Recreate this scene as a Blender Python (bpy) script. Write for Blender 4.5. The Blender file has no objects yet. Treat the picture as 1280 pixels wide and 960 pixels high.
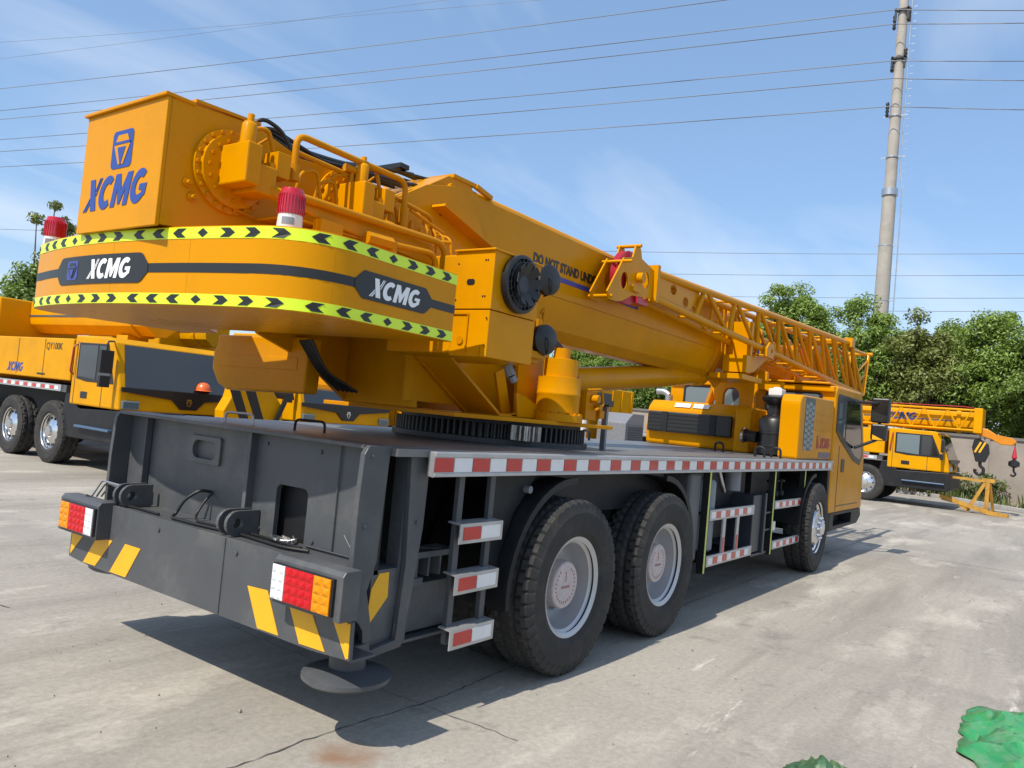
import bpy, bmesh, math, random
from math import radians, sin, cos, pi, tau
from mathutils import Vector, Matrix, noise
from mathutils.geometry import tessellate_polygon

# ------------------------------------------------------------------ camera, sky, sun, exposure
scene = bpy.context.scene
COL = scene.collection
cam_d = bpy.data.cameras.new('camera'); cam = bpy.data.objects.new('camera', cam_d); COL.objects.link(cam)
cam_d.sensor_width = 36.0; cam_d.lens = 27.435; cam_d.clip_start = 0.05; cam_d.clip_end = 3000
CF = Vector((0.81074744, 0.584133, 0.03843474)); CR = Vector((0.57914925, -0.80993123, 0.09272291)); CU = Vector((-0.08529201, 0.05291541, 0.99494986))
CP = Vector((-4.25509146, -3.68656985, 1.5728353))
cam.matrix_world = Matrix(((CR.x, CU.x, -CF.x, CP.x), (CR.y, CU.y, -CF.y, CP.y), (CR.z, CU.z, -CF.z, CP.z), (0, 0, 0, 1)))
scene.camera = cam

SUN_TO = Vector((-0.78, 0.05, 1.0)).normalized()          # direction towards the sun
sun_d = bpy.data.lights.new('sun', 'SUN'); sun = bpy.data.objects.new('sun', sun_d); COL.objects.link(sun)
sun_d.energy = 4.0; sun_d.angle = radians(0.55); sun_d.color = (1.0, 0.93, 0.82)
sun.rotation_euler = SUN_TO.to_track_quat('Z', 'Y').to_euler()
sun.location = (-20, 0, 30)

world = bpy.data.worlds.new('World'); scene.world = world; world.use_nodes = True
wn = world.node_tree.nodes; wl = world.node_tree.links; wn.clear()
w_out = wn.new('ShaderNodeOutputWorld'); w_bg = wn.new('ShaderNodeBackground'); sky = wn.new('ShaderNodeTexSky')
sky.sky_type = 'NISHITA'; sky.sun_disc = False; sky.sun_elevation = math.asin(SUN_TO.z)
sky.sun_rotation = math.atan2(SUN_TO.x, SUN_TO.y); sky.altitude = 20; sky.air_density = 1.0; sky.dust_density = 1.0; sky.ozone_density = 3.0
w_bg.inputs['Strength'].default_value = 0.15
# thin high cloud, laid out on a flat layer far above the ground
tc = wn.new('ShaderNodeTexCoord'); sep = wn.new('ShaderNodeSeparateXYZ'); wl.new(tc.outputs['Generated'], sep.inputs[0])
def wmath(op, a, b=None, clamp=False):
    n = wn.new('ShaderNodeMath'); n.operation = op; n.use_clamp = clamp
    for i, s in enumerate((a, b)):
        if s is None: continue
        if isinstance(s, (int, float)): n.inputs[i].default_value = s
        else: wl.new(s, n.inputs[i])
    return n.outputs[0]
zz = wmath('ADD', wmath('MAXIMUM', sep.outputs[2], 0.0), 0.16)
comb = wn.new('ShaderNodeCombineXYZ'); wl.new(wmath('DIVIDE', sep.outputs[0], zz), comb.inputs[0]); wl.new(wmath('DIVIDE', sep.outputs[1], zz), comb.inputs[1])
mp = wn.new('ShaderNodeMapping'); wl.new(comb.outputs[0], mp.inputs[0])
mp.inputs['Rotation'].default_value = (0, 0, radians(28)); mp.inputs['Scale'].default_value = (0.55, 1.35, 1.0); mp.inputs['Location'].default_value = (0.62, 0.35, 0)
nz = wn.new('ShaderNodeTexNoise'); nz.inputs['Scale'].default_value = 1.0; nz.inputs['Detail'].default_value = 5; nz.inputs['Roughness'].default_value = 0.5; nz.inputs['Distortion'].default_value = 0.5
wl.new(mp.outputs[0], nz.inputs['Vector'])
cr = wn.new('ShaderNodeValToRGB'); cr.color_ramp.elements[0].position = 0.44; cr.color_ramp.elements[1].position = 0.74
cr.color_ramp.elements[0].color = (0, 0, 0, 1); cr.color_ramp.elements[1].color = (0.62, 0.62, 0.62, 1); wl.new(nz.outputs[0], cr.inputs[0])
mx = wn.new('ShaderNodeMix'); mx.data_type = 'RGBA'; wl.new(cr.outputs[0], mx.inputs[0]); 
veil = wn.new('ShaderNodeMix'); veil.data_type = 'RGBA'; veil.inputs[0].default_value = 0.42; wl.new(sky.outputs[0], veil.inputs[6]); veil.inputs[7].default_value = (1.65, 2.75, 4.4, 1)      # even thin summer haze
wl.new(veil.outputs[2], mx.inputs[6]); mx.inputs[7].default_value = (5.3, 5.5, 5.8, 1)
wl.new(mx.outputs[2], w_bg.inputs['Color']); wl.new(w_bg.outputs[0], w_out.inputs[0])
scene.view_settings.view_transform = 'Standard'; scene.view_settings.look = 'None'; scene.view_settings.exposure = 0.38; scene.view_settings.gamma = 1.0
scene.view_settings.use_curve_mapping = False
random.seed(7)

# ------------------------------------------------------------------ materials
MATS = {}
def mat(name, col, rough=0.5, metal=0.0, coat=0.0, var=0.0, vscale=3.0, bump=0.0, bscale=60.0, dirt=None, dirt_amt=0.0, dirt_scale=2.0, trans=0.0, spec=0.5, alpha=1.0, emit=0.0, rvar=0.0):
    m = bpy.data.materials.new(name); m.use_nodes = True; nt = m.node_tree; N = nt.nodes; L = nt.links
    b = N['Principled BSDF']; b.inputs['Base Color'].default_value = (*col, 1); b.inputs['Roughness'].default_value = rough
    b.inputs['Metallic'].default_value = metal; b.inputs['Coat Weight'].default_value = coat; b.inputs['Coat Roughness'].default_value = 0.06
    b.inputs['Specular IOR Level'].default_value = spec; b.inputs['Transmission Weight'].default_value = trans; b.inputs['Alpha'].default_value = alpha
    if emit: b.inputs['Emission Color'].default_value = (*col, 1); b.inputs['Emission Strength'].default_value = emit
    co = N.new('ShaderNodeTexCoord')
    src = None
    if var:
        n = N.new('ShaderNodeTexNoise'); n.inputs['Scale'].default_value = vscale; n.inputs['Detail'].default_value = 6; n.inputs['Roughness'].default_value = 0.62
        L.new(co.outputs['Object'], n.inputs['Vector'])
        hs = N.new('ShaderNodeHueSaturation'); hs.inputs['Color'].default_value = (*col, 1)
        mr = N.new('ShaderNodeMapRange'); mr.inputs[1].default_value = 0.3; mr.inputs[2].default_value = 0.7; mr.inputs[3].default_value = 1 - var; mr.inputs[4].default_value = 1 + var
        L.new(n.outputs[0], mr.inputs[0]); L.new(mr.outputs[0], hs.inputs['Value']); src = hs.outputs[0]
        L.new(src, b.inputs['Base Color'])
        if rvar:
            r2 = N.new('ShaderNodeMapRange'); r2.inputs[1].default_value = 0.3; r2.inputs[2].default_value = 0.7; r2.inputs[3].default_value = rough - rvar; r2.inputs[4].default_value = rough + rvar
            L.new(n.outputs[0], r2.inputs[0]); L.new(r2.outputs[0], b.inputs['Roughness'])
    if dirt:
        n = N.new('ShaderNodeTexNoise'); n.inputs['Scale'].default_value = dirt_scale; n.inputs['Detail'].default_value = 8; n.inputs['Roughness'].default_value = 0.7
        L.new(co.outputs['Object'], n.inputs['Vector'])
        r = N.new('ShaderNodeMapRange'); r.inputs[1].default_value = 0.48; r.inputs[2].default_value = 0.78; r.inputs[3].default_value = 0; r.inputs[4].default_value = dirt_amt
        L.new(n.outputs[0], r.inputs[0])
        x = N.new('ShaderNodeMix'); x.data_type = 'RGBA'; L.new(r.outputs[0], x.inputs[0])
        if src: L.new(src, x.inputs[6])
        else: x.inputs[6].default_value = (*col, 1)
        x.inputs[7].default_value = (*dirt, 1); L.new(x.outputs[2], b.inputs['Base Color'])
    if bump:
        n = N.new('ShaderNodeTexNoise'); n.inputs['Scale'].default_value = bscale; n.inputs['Detail'].default_value = 4
        L.new(co.outputs['Object'], n.inputs['Vector'])
        bp = N.new('ShaderNodeBump'); bp.inputs['Strength'].default_value = bump; bp.inputs['Distance'].default_value = 0.01
        L.new(n.outputs[0], bp.inputs['Height']); L.new(bp.outputs[0], b.inputs['Normal'])
    MATS[name] = m
    return m
YEL = mat('crane_yellow_paint', (0.61, 0.252, 0.0), 0.30, spec=0.08, coat=0.06, var=0.05, vscale=1.4, dirt=(0.30, 0.145, 0.01), dirt_amt=0.42, dirt_scale=1.6, rvar=0.06, bump=0.05, bscale=9)
YELB = mat('weathered_yellow_paint', (0.62, 0.28, 0.0), 0.42, spec=0.1, var=0.09, vscale=2.0, dirt=(0.36, 0.19, 0.03), dirt_amt=0.35, dirt_scale=1.7)
YPIPE = mat('yellow_pipe_paint', (0.53, 0.212, 0.0), 0.42, spec=0.12, var=0.08, vscale=6)
GREY = mat('dark_grey_chassis_paint', (0.072, 0.077, 0.083), 0.42, coat=0.0, spec=0.4, var=0.1, vscale=2.2, dirt=(0.19, 0.18, 0.16), dirt_amt=0.45, dirt_scale=2.2, bump=0.04, bscale=12)
GREYD = mat('black_chassis_paint', (0.012, 0.0125, 0.014), 0.5, spec=0.3, var=0.15, vscale=3, dirt=(0.06, 0.055, 0.05), dirt_amt=0.3, dirt_scale=4)
BLK = mat('black_plastic', (0.012, 0.012, 0.013), 0.38, var=0.1, vscale=5)
RUB = mat('tyre_rubber', (0.022, 0.021, 0.020), 0.78, var=0.18, vscale=7, dirt=(0.12, 0.105, 0.085), dirt_amt=0.35, dirt_scale=5, bump=0.25, bscale=120)
HOSE = mat('black_hose_rubber', (0.012, 0.012, 0.012), 0.45)
RIM = mat('silver_rim_paint', (0.5, 0.5, 0.51), 0.38, metal=0.55, var=0.1, vscale=6, dirt=(0.28, 0.25, 0.22), dirt_amt=0.35, dirt_scale=6)
CHROME = mat('polished_wheel_metal', (0.72, 0.72, 0.72), 0.2, metal=1.0)
STEEL = mat('bare_steel', (0.5, 0.5, 0.5), 0.35, metal=0.9, var=0.1)
ALU = mat('brushed_aluminium', (0.50, 0.50, 0.50), 0.4, metal=0.6, var=0.08, vscale=8, dirt=(0.3, 0.27, 0.24), dirt_amt=0.4, dirt_scale=9)
HUB = mat('hub_cap_label_print', (0.52, 0.44, 0.42), 0.6, var=0.12, vscale=24)
REDR = mat('red_reflector', (0.50, 0.025, 0.02), 0.28, coat=0.4, var=0.12, vscale=14)
WHTR = mat('white_reflector', (0.74, 0.74, 0.73), 0.32, coat=0.3, var=0.06, vscale=14)
LIME = mat('fluorescent_tape', (0.66, 0.86, 0.015), 0.4, coat=0.2, var=0.04)
LIMD = mat('reflective_lime_post_tape', (0.55, 0.62, 0.12), 0.4, var=0.1, vscale=9)
HUBP = mat('faded_red_hub_print', (0.40, 0.20, 0.19), 0.6)
INK = mat('black_print', (0.014, 0.015, 0.014), 0.4)
BLUE = mat('blue_print', (0.018, 0.055, 0.27), 0.4)
BLUS = mat('blue_stripe', (0.04, 0.055, 0.25), 0.4)
WHT = mat('white_print', (0.8, 0.8, 0.8), 0.4)
REDP = mat('red_print', (0.36, 0.03, 0.03), 0.45)
STRP = mat('hazard_yellow', (0.78, 0.40, 0.01), 0.45, var=0.06, vscale=6)
SHEAVE = mat('red_sheave_paint', (0.42, 0.015, 0.03), 0.4, coat=0.2)
LENSR = mat('red_lens', (0.50, 0.006, 0.010), 0.22, spec=0.25, coat=0.1, bump=0.6, bscale=55)
LENSA = mat('amber_lens', (0.68, 0.24, 0.0), 0.22, spec=0.25, coat=0.1, bump=0.6, bscale=55)
LENSW = mat('clear_lens', (0.72, 0.74, 0.76), 0.15, coat=0.6, bump=0.6, bscale=55)
BCN = mat('beacon_red_plastic', (0.62, 0.01, 0.03), 0.12, coat=0.5, trans=0.3)
WPL = mat('white_plastic', (0.7, 0.69, 0.66), 0.4, var=0.05)
GLASS = mat('tinted_window_glass', (0.012, 0.016, 0.02), 0.04, spec=0.8, coat=0.5)
GLASSL = mat('clear_window_glass', (0.10, 0.14, 0.16), 0.04, spec=0.9, coat=0.6)
CHK = mat('deck_plate_paint', (0.16, 0.165, 0.165), 0.42, metal=0.25, var=0.14, vscale=4, dirt=(0.30, 0.28, 0.25), dirt_amt=0.55, dirt_scale=2.5, bump=0.3, bscale=45)
RADG = mat('radiator_grey', (0.22, 0.23, 0.25), 0.5, metal=0.3, var=0.15, vscale=20)
MESHG = mat('radiator_core', (0.05, 0.052, 0.058), 0.6, var=0.3, vscale=60, bump=0.6, bscale=140)
ORG = mat('orange_plastic', (0.72, 0.12, 0.015), 0.35, coat=0.4)
TRD = mat('tread_pattern_print', (0.24, 0.28, 0.26), 0.5, var=0.1, vscale=12)
GRS = mat('bright_gear_steel', (0.34, 0.33, 0.32), 0.3, metal=1.0, var=0.3, vscale=30)
GREASE = mat('greased_gear_steel', (0.045, 0.047, 0.052), 0.45, metal=0.4, var=0.2, vscale=20)
PCON = mat('pole_concrete', (0.36, 0.33, 0.29), 0.85, var=0.12, vscale=2, bump=0.2, bscale=20)
WIRE = mat('weathered_cable', (0.17, 0.18, 0.20), 0.6)
BARK = mat('bark', (0.13, 0.10, 0.075), 0.9, var=0.3, vscale=6, bump=0.8, bscale=18)
WALL = mat('stained_wall_render', (0.30, 0.255, 0.215), 0.9, var=0.16, vscale=0.9, dirt=(0.19, 0.16, 0.14), dirt_amt=0.75, dirt_scale=0.7, bump=0.3, bscale=12)
KERB = mat('kerb_concrete', (0.36, 0.35, 0.33), 0.85, var=0.15, vscale=3)
SOIL = mat('dry_soil', (0.16, 0.13, 0.09), 0.95, var=0.3, vscale=3, bump=0.6, bscale=15)
RUST = mat('rusty_yellow_steel', (0.46, 0.24, 0.03), 0.6, var=0.2, vscale=6, dirt=(0.15, 0.06, 0.02), dirt_amt=0.7, dirt_scale=7)
CRK = mat('dark_joint_filler', (0.07, 0.065, 0.06), 0.9, var=0.3, vscale=25)

def leaf_mat(name, c1, c2, c3):
    m = bpy.data.materials.new(name); m.use_nodes = True; nt = m.node_tree; N = nt.nodes; L = nt.links; N.clear()
    o = N.new('ShaderNodeOutputMaterial'); g = N.new('ShaderNodeNewGeometry'); cr = N.new('ShaderNodeValToRGB')
    e = cr.color_ramp.elements; e[0].color = (*c1, 1); e[1].color = (*c3, 1); k = e.new(0.5); k.color = (*c2, 1)
    L.new(g.outputs['Random Per Island'], cr.inputs[0])
    d = N.new('ShaderNodeBsdfDiffuse'); t = N.new('ShaderNodeBsdfTranslucent'); gl = N.new('ShaderNodeBsdfGlossy'); gl.inputs['Roughness'].default_value = 0.45
    gl.inputs['Color'].default_value = (0.5, 0.55, 0.45, 1)
    m1 = N.new('ShaderNodeMixShader'); m1.inputs[0].default_value = 0.34; m2 = N.new('ShaderNodeMixShader'); m2.inputs[0].default_value = 0.07
    L.new(cr.outputs[0], d.inputs[0]); L.new(cr.outputs[0], t.inputs[0]); L.new(d.outputs[0], m1.inputs[1]); L.new(t.outputs[0], m1.inputs[2])
    L.new(m1.outputs[0], m2.inputs[1]); L.new(gl.outputs[0], m2.inputs[2]); L.new(m2.outputs[0], o.inputs[0])
    return m
LEAF1 = leaf_mat('leaf_mid_green', (0.09, 0.145, 0.022), (0.15, 0.23, 0.038), (0.24, 0.33, 0.07))
LEAF2 = leaf_mat('leaf_olive_green', (0.11, 0.14, 0.028), (0.18, 0.205, 0.045), (0.26, 0.29, 0.07))
LEAF3 = leaf_mat('leaf_bright_green', (0.11, 0.18, 0.022), (0.19, 0.285, 0.045), (0.29, 0.40, 0.08))
GRASS = leaf_mat('weed_green', (0.06, 0.09, 0.02), (0.11, 0.15, 0.035), (0.19, 0.21, 0.07))

def ground_mat():
    m = bpy.data.materials.new('worn_concrete_pavement'); m.use_nodes = True; nt = m.node_tree; N = nt.nodes; L = nt.links
    b = N['Principled BSDF']; co = N.new('ShaderNodeTexCoord')
    def nz(scale, det, rough, sc=(1, 1, 1), rot=0, dist=0.0):
        mp = N.new('ShaderNodeMapping'); mp.inputs['Scale'].default_value = sc; mp.inputs['Rotation'].default_value = (0, 0, rot); L.new(co.outputs['Object'], mp.inputs[0])
        n = N.new('ShaderNodeTexNoise'); n.inputs['Scale'].default_value = scale; n.inputs['Detail'].default_value = det; n.inputs['Roughness'].default_value = rough; n.inputs['Distortion'].default_value = dist
        L.new(mp.outputs[0], n.inputs['Vector']); return n.outputs[0]
    def rng(v, a, b_, c, d):
        r = N.new('ShaderNodeMapRange'); r.inputs[1].default_value = a; r.inputs[2].default_value = b_; r.inputs[3].default_value = c; r.inputs[4].default_value = d; L.new(v, r.inputs[0]); return r.outputs[0]
    def mix(f, a, b_, mode='MIX'):
        x = N.new('ShaderNodeMix'); x.data_type = 'RGBA'; x.blend_type = mode
        if isinstance(f, float): x.inputs[0].default_value = f
        else: L.new(f, x.inputs[0])
        for i, s in ((6, a), (7, b_)):
            if isinstance(s, tuple): x.inputs[i].default_value = (*s, 1)
            else: L.new(s, x.inputs[i])
        return x.outputs[2]
    big = nz(0.22, 5, 0.6); base = mix(rng(big, 0.35, 0.65, 0, 1), (0.285, 0.262, 0.223), (0.352, 0.324, 0.277))
    streak = nz(1.0, 6, 0.65, (0.16, 1.5, 1), radians(-12), 0.4); base = mix(rng(streak, 0.46, 0.64, 0, 0.75), base, (0.215, 0.196, 0.166))
    streak2 = nz(1.0, 6, 0.6, (0.9, 0.12, 1), radians(20), 0.5); base = mix(rng(streak2, 0.52, 0.66, 0, 0.55), base, (0.24, 0.22, 0.19))
    pale = nz(0.9, 7, 0.68, (0.5, 1.3, 1), radians(-25)); base = mix(rng(pale, 0.53, 0.66, 0, 0.8), base, (0.48, 0.44, 0.375))
    white = nz(1.7, 6, 0.75, (0.35, 2.2, 1), radians(-35)); base = mix(rng(white, 0.63, 0.70, 0, 0.7), base, (0.60, 0.56, 0.49))
    spots = nz(2.4, 5, 0.7); base = mix(rng(spots, 0.60, 0.70, 0, 0.5), base, (0.13, 0.125, 0.115))
    fine = nz(26, 6, 0.75); base = mix(0.5, base, mix(rng(fine, 0.3, 0.7, 0, 1), (0.32, 0.32, 0.32), (0.68, 0.68, 0.68)), 'OVERLAY')
    grit = nz(160, 3, 0.7); base = mix(0.45, base, mix(rng(grit, 0.32, 0.68, 0, 1), (0.36, 0.36, 0.36), (0.64, 0.64, 0.64)), 'OVERLAY')
    oil = nz(0.55, 6, 0.72, (1, 1, 1), 0.7, 0.8); base = mix(rng(oil, 0.63, 0.74, 0, 0.55), base, (0.12, 0.115, 0.105))
    vd = N.new('ShaderNodeVectorMath'); vd.operation = 'DISTANCE'; wv = N.new('ShaderNodeTexNoise'); wv.inputs['Scale'].default_value = 5; wv.inputs['Detail'].default_value = 6
    L.new(co.outputs['Object'], wv.inputs['Vector'])
    av = N.new('ShaderNodeVectorMath'); av.operation = 'MULTIPLY_ADD'; L.new(wv.outputs['Color'], av.inputs[0]); av.inputs[1].default_value = (0.34, 0.34, 0); L.new(co.outputs['Object'], av.inputs[2])
    L.new(av.outputs[0], vd.inputs[0]); vd.inputs[1].default_value = (-1.58, -1.02, 0)
    base = mix(rng(vd.outputs['Value'], 0.03, 0.2, 0.75, 0), base, (0.22, 0.105, 0.045))
    L.new(base, b.inputs['Base Color']); b.inputs['Roughness'].default_value = 0.82; b.inputs['Specular IOR Level'].default_value = 0.35
    bp = N.new('ShaderNodeBump'); bp.inputs['Strength'].default_value = 0.35; bp.inputs['Distance'].default_value = 0.006; L.new(fine, bp.inputs['Height']); L.new(bp.outputs[0], b.inputs['Normal'])
    return m
CONC = ground_mat()

# ------------------------------------------------------------------ mesh helpers
class MB:
    def __init__(s): s.v = []; s.f = []
    def add(s, v, f):
        o = len(s.v); s.v += [tuple(p) for p in v]; s.f += [tuple(i + o for i in q) for q in f]; return s
    def box(s, x0, x1, y0, y1, z0, z1, M=None):
        v = [Vector((x, y, z)) for x in (x0, x1) for y in (y0, y1) for z in (z0, z1)]
        if M: v = [M @ p for p in v]
        return s.add(v, [(0, 1, 3, 2), (4, 6, 7, 5), (0, 4, 5, 1), (2, 3, 7, 6), (0, 2, 6, 4), (1, 5, 7, 3)])
    def plate(s, outer, axis, a, b, holes=()):
        """outline in the plane across `axis`, extruded from a to b; outline coords are the two other axes in xyz order"""
        def P(p, h): return {'x': (h, p[0], p[1]), 'y': (p[0], h, p[1]), 'z': (p[0], p[1], h)}[axis]
        loops = [list(outer)] + [list(h) for h in holes]
        flat = [p for l in loops for p in l]; n = len(flat)
        tris = tessellate_polygon([[Vector((p[0], p[1], 0)) for p in l] for l in loops])
        v = [P(p, a) for p in flat] + [P(p, b) for p in flat]
        f = [tuple(t) for t in tris] + [tuple(i + n for i in reversed(t)) for t in tris]
        o = 0
        for l in loops:
            k = len(l)
            for i in range(k):
                j = (i + 1) % k; f.append((o + i, o + j, o + j + n, o + i + n))
            o += k
        return s.add(v, f)
    def tube(s, pts, r, n=8, fillet=0.0, fs=4, caps=True):
        pts = [Vector(p) for p in pts]
        if fillet:
            q = [pts[0]]
            for i in range(1, len(pts) - 1):
                a, b, c = pts[i - 1], pts[i], pts[i + 1]; d1 = (a - b); d2 = (c - b); k = min(fillet, d1.length * .48, d2.length * .48)
                A = b + d1.normalized() * k; B = b + d2.normalized() * k
                for t in range(fs + 1):
                    t /= fs; q.append(A * (1 - t) ** 2 + b * 2 * t * (1 - t) + B * t * t)
            pts = q + [pts[-1]]
        v = []; f = []; up = None
        for i, p in enumerate(pts):
            t = (pts[min(i + 1, len(pts) - 1)] - pts[max(i - 1, 0)]).normalized()
            if up is None: up = t.orthogonal().normalized()
            up = (up - t * up.dot(t)).normalized(); w = t.cross(up)
            rr = r[i] if isinstance(r, (list, tuple)) else r
            for k in range(n):
                a = tau * k / n; v.append(p + up * cos(a) * rr + w * sin(a) * rr)
        for i in range(len(pts) - 1):
            for k in range(n):
                a = i * n + k; b = i * n + (k + 1) % n; f.append((a, b, b + n, a + n))
        if caps: f.append(tuple(range(n - 1, -1, -1))); f.append(tuple(range((len(pts) - 1) * n, len(pts) * n)))
        return s.add(v, f)
    def lathe(s, prof, c, axis, n=32, closed=False):
        """prof = (radius, height along axis)"""
        ax = Vector(axis).normalized(); u = ax.orthogonal().normalized(); w = ax.cross(u); c = Vector(c); v = []; f = []; m = len(prof)
        for k in range(n):
            d = u * cos(tau * k / n) + w * sin(tau * k / n)
            for r, h in prof: v.append(c + ax * h + d * r)
        for k in range(n):
            a = k * m; b = ((k + 1) % n) * m
            for i in range(m if closed else m - 1):
                j = (i + 1) % m; f.append((a + i, a + j, b + j, b + i))
        if closed is False:
            if prof[0][0] > 1e-5: f.append(tuple(k * m for k in range(n)))
            if prof[-1][0] > 1e-5: f.append(tuple(k * m + m - 1 for k in reversed(range(n))))
        return s.add(v, f)
    def cyl(s, p0, p1, r0, r1=None, n=20):
        p0 = Vector(p0); p1 = Vector(p1); return s.lathe([(r0, 0), (r0 if r1 is None else r1, (p1 - p0).length)], p0, p1 - p0, n)
    def bar(s, p0, p1, w, h):
        p0 = Vector(p0); p1 = Vector(p1); t = (p1 - p0).normalized(); u = t.cross(Vector((0, 0, 1)))
        if u.length < 1e-3: u = Vector((0, 1, 0))
        u.normalize(); q = u.cross(t)
        v = [p + u * a * w / 2 + q * b * h / 2 for p in (p0, p1) for a in (-1, 1) for b in (-1, 1)]
        return s.add(v, [(0, 1, 3, 2), (4, 6, 7, 5), (0, 4, 5, 1), (2, 3, 7, 6), (0, 2, 6, 4), (1, 5, 7, 3)])

def obj(name, mb, m, parent=None, smooth=None, bevel=0.0, recalc=True):
    me = bpy.data.meshes.new(name); me.from_pydata(mb.v, [], mb.f)
    if recalc:
        bm = bmesh.new(); bm.from_mesh(me); bmesh.ops.remove_doubles(bm, verts=bm.verts, dist=1e-6); bmesh.ops.recalc_face_normals(bm, faces=bm.faces); bm.to_mesh(me); bm.free()
    me.materials.append(m)
    if smooth:
        for p in me.polygons: p.use_smooth = True
        me.set_sharp_from_angle(angle=radians(smooth))
    o = bpy.data.objects.new(name, me); COL.objects.link(o); o.parent = parent
    if bevel:
        b = o.modifiers.new('bevel', 'BEVEL'); b.width = bevel; b.segments = 2; b.limit_method = 'ANGLE'; b.angle_limit = radians(40)
    return o
def pieces(name, m, parent, fns, smooth=None, bevel=0.0):
    for fn in fns: mb = MB(); fn(mb); obj(name, mb, m, parent, smooth, bevel)
def copy_obj(o, parent=None, loc=None):
    c = o.copy(); COL.objects.link(c); c.parent = parent if parent else o.parent
    if loc is not None: c.location = loc
    return c
def thing(name, label, cat, loc=(0, 0, 0), rz=0.0, group=None):
    o = bpy.data.objects.new(name, None); COL.objects.link(o); o.location = loc; o.rotation_euler = (0, 0, rz); o.empty_display_size = 0.3
    return tag(o, label, cat, group)
def tag(o, label, cat, group=None):
    o['label'] = label; o['category'] = cat
    if group: o['group'] = group
    return o
def struct(o, kind='structure'): o['kind'] = kind; return o
def rrect(x0, x1, y0, y1, r, n=5):
    P = []
    for cx, cy, a0 in ((x1 - r, y1 - r, 0), (x0 + r, y1 - r, 90), (x0 + r, y0 + r, 180), (x1 - r, y0 + r, 270)):
        for k in range(n + 1):
            a = radians(a0 + 90 * k / n); P.append((cx + r * cos(a), cy + r * sin(a)))
    return P
def circ(cx, cy, rx, ry=None, n=20, a0=0.0): return [(cx + rx * cos(a0 + tau * k / n), cy + (ry or rx) * sin(a0 + tau * k / n)) for k in range(n)]

def arc(cx, cy, rx, ry, a0, a1, n): return [(cx + rx * cos(radians(a0 + (a1 - a0) * k / n)), cy + ry * sin(radians(a0 + (a1 - a0) * k / n))) for k in range(n + 1)]
SH = 0.24
def _shear(P): return [(x + SH * y, y) for x, y in P]
# heavy slanted capitals as outlines: total advance about 3.55 for height 1
GLYPHS = {
    'X': [[(0.10, 1), (0.42, 1), (0.83, 0), (0.50, 0)], [(0.60, 0.67), (0.72, 1), (0.80, 1), (0.635, 0.58)], [(0.66, 0.52), (0.855, 1), (0.90, 1), (0.69, 0.45)],
          [(0.0, 0), (0.30, 0.42), (0.33, 0.35), (0.10, 0)], [(0.15, 0), (0.35, 0.29), (0.38, 0.22), (0.235, 0)]],
    'C': [arc(0.46, 0.5, 0.46, 0.52, 48, 312, 16) + arc(0.50, 0.5, 0.22, 0.27, 305, 55, 12)],
    'M': [[(0, 0), (0, 1), (0.30, 1), (0.52, 0.5), (0.74, 1), (1.04, 1), (1.04, 0), (0.77, 0), (0.77, 0.55), (0.58, 0.06), (0.45, 0.06), (0.27, 0.55), (0.27, 0)]],
    'G': [arc(0.46, 0.5, 0.46, 0.52, 48, 318, 16) + [(0.92, 0.22), (0.92, 0.55), (0.50, 0.55), (0.50, 0.38), (0.68, 0.38), (0.68, 0.28)] + arc(0.50, 0.5, 0.22, 0.27, 300, 55, 12)],
}
def word_polys(h, gap=0.05):
    out = []; x = 0
    for ch, adv in (('X', 0.84), ('C', 0.83), ('M', 1.06), ('G', 0.92)):
        for P in GLYPHS[ch]: out.append([((px + SH * py + x) * h, py * h) for px, py in P])
        x += adv + gap
    return out, (x - gap + SH * 0.9) * h
def densify(P, d):
    out = []
    for i, a in enumerate(P):
        b = P[(i + 1) % len(P)]; n = max(1, int(math.hypot(b[0] - a[0], b[1] - a[1]) / d))
        for k in range(n): out.append((a[0] + (b[0] - a[0]) * k / n, a[1] + (b[1] - a[1]) * k / n))
    return out
def decal(polys, fmap, th=0.0015, off=0.0015):
    """flat print as thin solid pieces; fmap(u, v, h) gives the point at height h over the surface"""
    mb = MB()
    for P in polys:
        n = len(P); tr = tessellate_polygon([[Vector((a, b, 0)) for a, b in P]])
        v = [fmap(a, b, off) for a, b in P] + [fmap(a, b, off + th) for a, b in P]
        f = [tuple(t) for t in tr] + [tuple(i + n for i in reversed(t)) for t in tr] + [(i, (i + 1) % n, (i + 1) % n + n, i + n) for i in range(n)]
        mb.add(v, f)
    return mb
def planar(o, U, V):
    o = Vector(o); U = Vector(U).normalized(); V = Vector(V).normalized(); Nn = U.cross(V)
    return lambda a, b, h: o + U * a + V * b + Nn * h
def text_mesh(name, s, size, m, parent, o, U, V, bold=0.0, ext=0.001, align='LEFT', sx=1.0):
    cu = bpy.data.curves.new('t', 'FONT'); cu.body = s; cu.size = size; cu.offset = bold; cu.extrude = ext; cu.align_x = align; cu.resolution_u = 3
    t = bpy.data.objects.new('t', cu); COL.objects.link(t); dg = bpy.context.evaluated_depsgraph_get(); dg.update()
    me = bpy.data.meshes.new_from_object(t.evaluated_get(dg)); bpy.data.objects.remove(t); me.name = name
    fm = planar(o, U, V)
    for v in me.vertices: v.co = fm(v.co.x * sx, v.co.y, v.co.z + ext + 0.0015)
    me.materials.clear(); me.materials.append(m)
    ob = bpy.data.objects.new(name, me); COL.objects.link(ob); ob.parent = parent; return ob
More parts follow.
